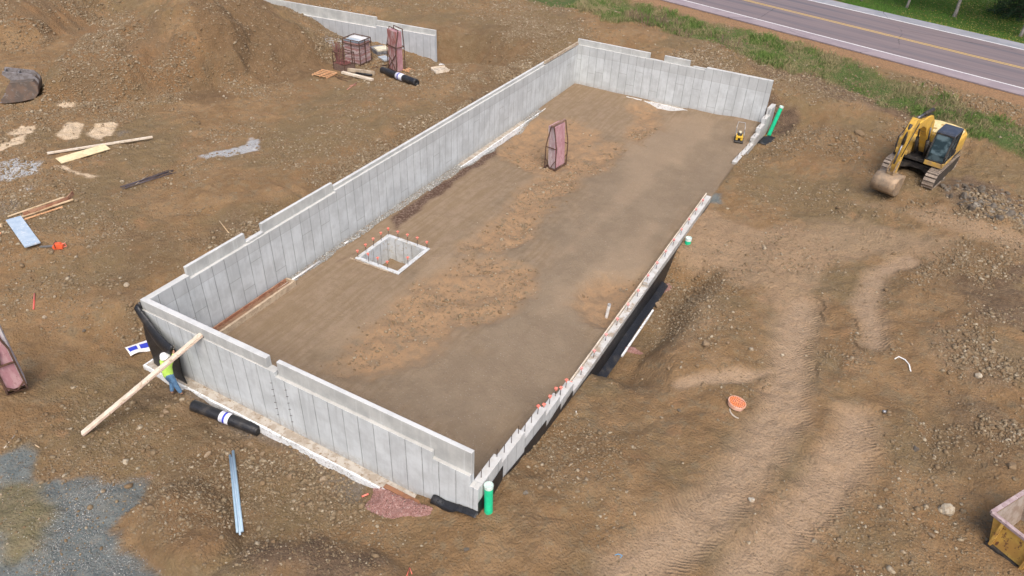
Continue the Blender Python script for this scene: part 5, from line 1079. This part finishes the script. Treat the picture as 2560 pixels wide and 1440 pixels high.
# --------------------------------------------------------------- excavator
t0_, t1_ = np.array([24.45, 31.1]), np.array([25.75, 36.2]); hd = (t0_-t1_)/np.hypot(*(t0_-t1_)); fa = math.atan2(hd[1], hd[0])
lf, rf = P(2250, 452), P(2316, 476)
cen = (P(2216, 432)[:2]+P(2312, 476)[:2])/2-hd*2.0
EX = empty("excavator", (cen[0], cen[1], float(zat(cen[0], cen[1]))-.02), "yellow tracked excavator with its bucket resting on the dirt below the road", "excavator", fa)
M_CY = simple("machine_yellow", (.60, .37, .07), (.50, .30, .06), 2.4, .5, c=(.30, .20, .09), thr=(.4, .65), bump=.004); t_ = NT("muddy_machine_yellow"); n_ = t_.noise(3.0, 6, .7); z_ = t_.sep(t_.pos)[2]
c_ = t_.mix(t_.ss(t_.noise(1.4, 5, .65), .4, .65), (.62, .385, .07), (.50, .30, .055)); c_ = t_.mix(t_.ss(n_, .54, .64, 0, .75), c_, (.27, .18, .09))
c_ = t_.mix(t_.ss(t_.noise(11, 4, .7), .6, .68, 0, .6), c_, (.12, .08, .05)); c_ = t_.mix(t_.M('MULTIPLY', t_.ss(z_, 1.6, 3.0, .8, 0), t_.ss(n_, .35, .55)), c_, (.30, .215, .13)); M_CY = t_.out(c_, .5)
M_CYL = simple("sunbleached_yellow", (.74, .61, .32), (.66, .52, .24), 2, .5, c=(.5, .4, .22)); M_TRK = simple("dusty_track_steel", (.34, .28, .225), (.25, .20, .16), 8, .7, .2, c=(.30, .25, .2))
M_GLS = NT("cab_glass"); M_GLS.b.inputs["Roughness"].default_value = .08; M_GLS = M_GLS.out(M_GLS.mix(M_GLS.ss(M_GLS.noise(1.6, 3, .6), .42, .6), (.018, .035, .042), (.10, .15, .17)), .1); M_CHR = simple("steel_rod", (.22, .22, .24), (.14, .14, .15), 5, .35, .6); M_DK = simple("oily_dark", (.035, .032, .03), (.07, .06, .05), 7, .55)
for s_ in (1, -1):
    y0 = s_*1.15; path = []
    for k in range(13): a = math.pi/2+math.pi*k/12; path.append((-1.75+.44*math.cos(a), .46+.44*math.sin(a)))
    for k in range(13): a = -math.pi/2+math.pi*k/12; path.append((1.75+.44*math.cos(a), .46+.44*math.sin(a)))
    tr = MB().prism([(p_[0]*.97, .46+(p_[1]-.46)*.86) for p_ in path], 1, y0-.27, y0+.27).build("track", M_DK, EX); m = MB(); tot = 0; sg = []
    pl = path+[path[0]]; segs = [(np.array(a), np.array(b)) for a, b in zip(pl[:-1], pl[1:])]; length = sum(np.hypot(*(b-a)) for a, b in segs); npad = 46; acc = 0; marks = [i*length/npad for i in range(npad)]; mi = 0
    for a, b in segs:
        l_ = np.hypot(*(b-a))
        while mi < npad and marks[mi] < acc+l_:
            f_ = (marks[mi]-acc)/l_; c_ = a+(b-a)*f_; d_ = (b-a)/l_; n_ = np.array([d_[1], -d_[0]]); 
            q_ = [c_-d_*.09, c_+d_*.09, c_+d_*.09+n_*.03, c_-d_*.05+n_*.03, c_-d_*.06+n_*.065, c_-d_*.09+n_*.065]; m.prism([tuple(v) for v in q_], 1, y0-.3, y0+.3); mi += 1
        acc += l_
    m.build("track_shoes", M_TRK, tr)
    m = MB()
    for x_ in (-1.75, 1.75): m.tube([(x_, y0-.2, .46), (x_, y0+.2, .46)], .3, 16)
    m.build("sprocket", M_DK, tr); MB().box(-1.5, 1.5, y0-.16, y0+.16, .3, .72).build("track_frame", M_DK, tr, .04)
m = MB(); m.box(-.9, .9, -.9, .9, .5, .8); m.prism([(-.9, -1.0), (.9, -1.0), (1.3, -.8), (.5, 0), (1.3, .8), (.9, 1.0), (-.9, 1.0), (-1.3, .8), (-.5, 0), (-1.3, -.8)], 2, .45, .7); m.tube([(0, 0, .8), (0, 0, 1.0)], .6, 24); m.build("undercarriage", M_DK, EX)
UP = bpy.data.objects.new("upper_body", None)
m = MB(); m.box(-2.0, 1.15, -1.35, 1.35, 1.0, 1.18); m.build("platform", M_DK, EX, .02)
m = MB(); m.prism([(-2.0, -1.37), (-.35, -1.37), (-.35, 1.37), (-2.0, 1.37), (-2.7, 1.05), (-2.9, .4), (-2.9, -.4), (-2.7, -1.05)], 2, 1.18, 2.22); m.build("engine_house", M_CY, EX, .09)
m = MB(); m.prism([(-1.95, -1.2), (-.5, -1.2), (-.5, 1.2), (-1.95, 1.2), (-2.4, .95), (-2.55, .3), (-2.55, -.3), (-2.4, -.95)], 2, 2.2, 2.32); hood = m.build("hood", M_CYL, EX, .05)
m = MB()
for x0, y0, w1, w2 in ((-1.5, -.9, .3, .5), (-1.0, -.25, .3, .35), (-1.1, .85, .28, .3), (-1.9, .1, .2, .4)): m.box(x0-w1/2, x0+w1/2, y0-w2/2, y0+w2/2, 2.322, 2.328)
m.build("grille", simple("hood_grille", (.42, .28, .10), (.34, .22, .08), 20, .7), hood)
MB().tube([(-1.7, -.6, 2.2), (-1.7, -.6, 2.6)], .07, 12).build("exhaust_pipe", M_DK, EX)
m = MB(); m.box(-.35, .95, -1.37, -.55, 1.18, 1.95); m.box(.95, 1.35, -1.3, -.6, 1.18, 1.45); m.build("side_box", M_CY, EX, .06)
m = MB(); m.box(-.35, .3, -.5, .45, 1.18, 1.75); m.build("swing_bay", M_DK, EX, .03)
m = MB(); m.box(-.35, 1.35, .38, 1.37, 1.05, 1.32); m.prism([(-.35, 1.18), (1.38, 1.18), (1.42, 1.36), (-.35, 1.36)], 1, 1.30, 1.385); m.build("cab_skirt", M_CY, EX, .03)
cabp = [(-.32, 1.33), (1.3, 1.33), (1.38, 1.75), (1.08, 2.82), (.95, 2.9), (-.3, 2.9)]
cab = MB().prism([(p_[0]*.97+.01, min(p_[1], 2.85)) for p_ in cabp], 1, .44, 1.31).build("cab", M_GLS, EX, .04)
m = MB()
for y_ in (.42, 1.33):
    for a, b in zip(cabp, cabp[1:]+cabp[:1]): m.beam((a[0], y_, a[1]), (b[0], y_, b[1]), .06, .07, (0, 1, 0))
    m.beam((.45, y_, 1.33), (.45, y_, 2.88), .06, .07, (0, 1, 0))
m.beam((1.3, .42, 1.35), (1.3, 1.33, 1.35), .07, .07); m.beam((1.06, .42, 2.84), (1.06, 1.33, 2.84), .07, .07); m.box(-.36, -.30, .42, 1.33, 1.33, 2.88); m.build("cab_frame", M_BLK, cab)
MB().prism([(-.36, 2.88), (1.1, 2.86), (1.02, 2.98), (-.3, 3.0)], 1, .38, 1.37).build("cab_roof", simple("blue_black_roof", (.035, .045, .07), (.055, .065, .09), 3, .4), cab, .04)
m = MB(); m.box(-.05, .05, .62, 1.12, 1.8, 2.55); m.box(-.05, .5, .62, 1.12, 1.68, 1.82); m.build("seat", M_BLK, cab, .04)
m = MB(); m.tube([(1.3, 1.4, 1.4), (1.3, 1.48, 2.2), (.9, 1.45, 2.5)], .02, 6); m.tube([(1.2, -1.35, 1.45), (1.2, -1.38, 2.1), (.2, -1.38, 2.15)], .02, 6); m.tube([(-.4, -1.3, 2.3), (-.4, -1.3, 2.55), (-1.9, -1.25, 2.6), (-1.9, -1.25, 2.3)], .02, 6); m.build("handrail", M_DK, EX)
m = MB(); m.box(1.25, 1.31, 1.44, 1.66, 2.0, 2.3); m.build("mirror", M_BLK, EX, .01)
# boom: curved box beam
BO = [(.3, 1.5), (.5, 2.3), (1.0, 3.4), (1.55, 3.85), (2.2, 3.95), (3.9, 3.72), (4.0, 3.45), (2.5, 3.45), (1.95, 3.2), (1.45, 2.6), (1.0, 1.8), (.65, 1.4)]
by = -.08
bm_ = MB().prism(BO, 1, by-.17, by+.17).build("boom", M_CY, EX, .03)
MB().prism([(.9, 2.1), (1.25, 3.0), (1.65, 3.3), (1.5, 2.75), (1.15, 2.05)], 1, by-.175, by+.175).build("boom_plate", simple("ochre_shadow_paint", (.52, .30, .04), (.46, .27, .04), 3, .5), bm_)
ST = [(3.3, 4.05), (3.75, 4.2), (4.15, 3.6), (4.2, 1.5), (4.12, 1.1), (3.92, 1.15), (3.75, 3.1), (3.25, 3.8)]
sk = MB().prism(ST, 1, by-.16, by+.16).build("stick", M_CY, EX, .03)
def cyl(a, b, r1, r2, y_, f_=.55):
    a, b = np.array([a[0], y_, a[1]]), np.array([b[0], y_, b[1]]); c_ = a+(b-a)*f_; o_ = MB().tube([a, c_], r1, 12).build("hydraulic_cylinder", M_DK, EX, smooth=True); MB().tube([c_, b], r2, 10).build("piston_rod", M_CHR, o_, smooth=True)
cyl((.85, 1.35), (1.65, 3.2), .09, .05, by-.28); cyl((.85, 1.35), (1.65, 3.2), .09, .05, by+.28)
cyl((1.5, 4.12), (3.4, 4.12), .11, .055, by, .55); cyl((4.0, 3.9), (4.4, 1.75), .085, .05, by, .5)
m = MB()
for k in range(4): y_ = by-.14+k*.08; m.tube([(.5, y_, 2.2), (1.0, y_, 3.5), (1.6, y_, 3.95), (2.6, y_, 4.02), (3.6, y_, 3.85+.1*k)], .022, 6)
m.tube([(3.5, by-.22, 3.9), (4.2, by-.3, 3.2), (4.3, by-.22, 2.3)], .025, 6); m.tube([(3.5, by+.22, 3.9), (4.2, by+.28, 3.1), (4.3, by+.2, 2.2)], .025, 6); m.build("hydraulic_hose", M_BLK, EX, smooth=True)
m = MB(); m.prism([(4.1, 1.9), (4.35, 1.85), (4.55, 1.35), (4.42, 1.2)], 1, by-.2, by-.15); m.prism([(4.1, 1.9), (4.35, 1.85), (4.55, 1.35), (4.42, 1.2)], 1, by+.15, by+.2); m.prism([(3.75, 1.1), (4.5, 1.25), (4.45, .98), (3.85, .88)], 1, by-.2, by+.2); m.build("linkage", simple("dusty_linkage", (.33, .24, .14), (.2, .14, .09), 6, .6), EX, .01)
# bucket, curled with its back outward
bs = [(3.75, 1.05), (4.5, 1.12), (4.82, .92), (4.92, .6), (4.8, .28), (4.45, .05), (3.95, .02)]
M_EB = simple("dusty_bucket_steel", (.36, .26, .17), (.26, .20, .14), 2.5, .55, .2, c=(.18, .14, .11), bump=.006)
bk = MB().grid(lambda u, v: (lambda i, f: ((bs[i][0]*(1-f)+bs[i+1][0]*f), by-.62+1.24*v, (bs[i][1]*(1-f)+bs[i+1][1]*f)))(min(int(u*6), 5), u*6-min(int(u*6), 5)), 18, 4).build("bucket", M_EB, EX, solid=.04, smooth=True)
m = MB()
for y_ in (-.64, .60): m.prism(bs+[(3.85, .5)], 1, by+y_, by+y_+.04)
m.build("bucket_side", M_EB, bk, .005)
m = MB()
for k in range(5): y_ = by-.58+k*.27; m.prism([(3.98, .0), (3.74, .03), (3.98, .1)], 1, y_, y_+.1)
m.build("bucket_teeth", M_TRK, bk)

ba = R(-5)
for o_ in [q for q in bpy.data.objects if q.parent == EX and q.name.split('.')[0] in ("boom", "stick", "hydraulic_cylinder", "hydraulic_hose", "linkage", "bucket")]:
    o_.rotation_euler = (0, 0, ba); o_.location = (.9-.9*math.cos(ba)+by*math.sin(ba), by-.9*math.sin(ba)-by*math.cos(ba), 0)
# --------------------------------------------------------------- worker
def skin(name, verts, edges, mat, parent, sub=2, root=0):
    me = bpy.data.meshes.new(name); me.from_pydata([v[:3] for v in verts], edges, []); o_ = bpy.data.objects.new(name, me); COL.objects.link(o_); o_.parent = parent
    o_.modifiers.new("skin", 'SKIN'); lay = me.skin_vertices[0].data if me.skin_vertices else None
    if lay is None:
        me.skin_vertices.new() if hasattr(me.skin_vertices, "new") else None; lay = me.skin_vertices[0].data
    for i, v in enumerate(verts): lay[i].radius = (v[3], v[4] if len(v) > 4 else v[3]); lay[i].use_root = (i == root)
    o_.modifiers["skin"].use_smooth_shade = True; s_ = o_.modifiers.new("sub", 'SUBSURF'); s_.levels = sub; s_.render_levels = sub; me.materials.append(mat); return o_
fp = P(436, 974); wp = np.array([1.78, -.80]); gz = float(zat(1.78, -.8))
WK = empty("person", (wp[0], wp[1], gz), "worker in lime shirt, white hard hat and blue jeans holding up the black membrane", "person", R(12))
M_SHIRT = simple("lime_shirt", (.56, .85, .16), (.48, .76, .12), 7, .8, bump=.02, bsc=9); M_JEAN = simple("blue_jeans", (.12, .24, .40), (.09, .18, .32), 9, .9, bump=.01, c=(.18, .31, .46)); M_SKIN = simple("skin", (.42, .24, .16), (.38, .21, .14), 8, .6); M_BOOT = simple("brown_boot", (.12, .08, .055), (.08, .055, .04), 9, .8); M_HAT = simple("white_helmet", (.82, .82, .80), (.76, .76, .74), 4, .3); M_GLV = simple("grey_glove", (.30, .28, .24), None, 9, .8)
# body (one continuous surface); local +Y faces the wall, pelvis at root
pel = (0, 0, .98)
bd = [(0, 0, .98, .15, .12), (-.02, .03, 1.15, .15, .115), (-.05, .08, 1.32, .17, .125), (-.06, .11, 1.45, .15, .10), (-.07, .12, 1.55, .06, .06), (-.08, .15, 1.66, .085, .095), (-.08, .15, 1.76, .07, .08),
      (.11, .0, .93, .10, .10), (.17, .02, .52, .065, .07), (.27, .06, .10, .045, .05), (.28, .14, .05, .045, .04),
      (-.11, 0, .93, .10, .10), (-.09, .12, .52, .065, .07), (-.08, -.02, .10, .045, .05), (-.08, .07, .05, .045, .04),
      (.10, .12, 1.46, .075, .075), (.20, .24, 1.66, .05, .05), (.19, .36, 1.88, .036, .036), (.18, .38, 1.93, .032, .02),
      (-.24, .14, 1.46, .075, .075), (-.36, .28, 1.30, .05, .05), (-.30, .48, 1.42, .036, .036), (-.29, .52, 1.46, .032, .02)]
be = [(0, 1), (1, 2), (2, 3), (3, 4), (4, 5), (5, 6), (0, 7), (7, 8), (8, 9), (9, 10), (0, 11), (11, 12), (12, 13), (13, 14), (3, 15), (15, 16), (16, 17), (17, 18), (3, 19), (19, 20), (20, 21), (21, 22)]
body = skin("body", bd, be, M_SKIN, WK)
def off(v, d): return (v[0], v[1], v[2], v[3]+d, (v[4] if len(v) > 4 else v[3])+d)
sh = [(0, -.01, .86, .20, .17), (-.02, .02, 1.10, .195, .16), (-.05, .07, 1.32, .21, .165), (-.06, .10, 1.46, .18, .135), (-.07, .12, 1.55, .08, .08), off(bd[15], .022), off(bd[16], .02), (.195, .33, 1.82, .05, .05), off(bd[19], .022), off(bd[20], .02), (-.31, .44, 1.40, .05, .05)]
skin("shirt", sh, [(0, 1), (1, 2), (2, 3), (3, 4), (3, 5), (5, 6), (6, 7), (3, 8), (8, 9), (9, 10)], M_SHIRT, WK)
skin("jeans", [(-.01, .01, 1.10, .175, .15), (0, 0, .93, .185, .155), off(bd[7], .02), off(bd[8], .025), (.26, .055, .14, .07, .075), off(bd[11], .02), off(bd[12], .025), (-.08, -.01, .14, .07, .075)], [(0, 1), (1, 2), (2, 3), (3, 4), (1, 5), (5, 6), (6, 7)], M_JEAN, WK)
for s_, (ax, ay) in ((1, (.27, .05)), (-1, (-.08, -.02))):
    skin("boot", [(ax, ay-.05, .05, .05, .05), (ax, ay+.03, .06, .055, .055), (ax+.01, ay+.12, .045, .05, .04), (ax+.01, ay+.2, .035, .04, .03), (ax, ay, .16, .05, .055)], [(0, 1), (1, 2), (2, 3), (1, 4)], M_BOOT, WK, 2, 1)
hc = (-.085, .145, 1.72)
MB().lathe([(0, .165), (.05, .16), (.10, .13), (.135, .07), (.145, .0), (.165, -.005), (.165, -.02), (.14, -.018)], hc, 20, (-.1, -.25, 1)).build("hard_hat", M_HAT, WK, smooth=True)
MB().grid(lambda u, v: (hc[0]+.13*math.sin((u-.5)*2.2)*(1+.4*v), hc[1]+(.13+.07*v)*math.cos((u-.5)*2.2), hc[2]-.005-.012*v), 10, 3).build("hat_brim", M_HAT, WK, solid=.01)
m = MB(); m.add([(-.03, 0, 0), (.03, 0, 0), (0, .045, -.02), (0, .0, .05)], [(0, 1, 2), (0, 2, 3), (1, 3, 2), (0, 3, 1)])
for k_, vv in enumerate(m.v): m.v[k_] = (vv[0]-.08, vv[1]+.24, vv[2]+1.66)
m.build("nose", M_SKIN, WK)
for cx_, cy_, cz_, uy, uz in ((.18, .39, 1.95, .35, .9), (-.285, .53, 1.47, .7, .6)):
    palm = [(cx_, cy_, cz_, .03, .018), (cx_, cy_+uy*.06, cz_+uz*.06, .04, .018), (cx_, cy_+uy*.09, cz_+uz*.09, .038, .016)]; ed_ = [(0, 1), (1, 2)]
    hand = skin("hand", palm, ed_, M_GLV, WK, 1)
    for k_ in range(4):
        ox = -.032+k_*.021; l_ = (.065, .078, .074, .058)[k_]; b0 = (cx_+ox, cy_+uy*.09, cz_+uz*.09); skin("finger", [(b0[0], b0[1], b0[2], .009), (b0[0], b0[1]+uy*l_*.5+.01, b0[2]+uz*l_*.5, .0085), (b0[0], b0[1]+uy*l_*.6+.035, b0[2]+uz*l_*.7, .007)], [(0, 1), (1, 2)], M_GLV, hand, 1)
    skin("thumb", [(cx_+.03, cy_+uy*.03, cz_+uz*.03, .011), (cx_+.058, cy_+uy*.06+.01, cz_+uz*.06, .01), (cx_+.06, cy_+uy*.08+.03, cz_+uz*.09, .008)], [(0, 1), (1, 2)], M_GLV, hand, 1)
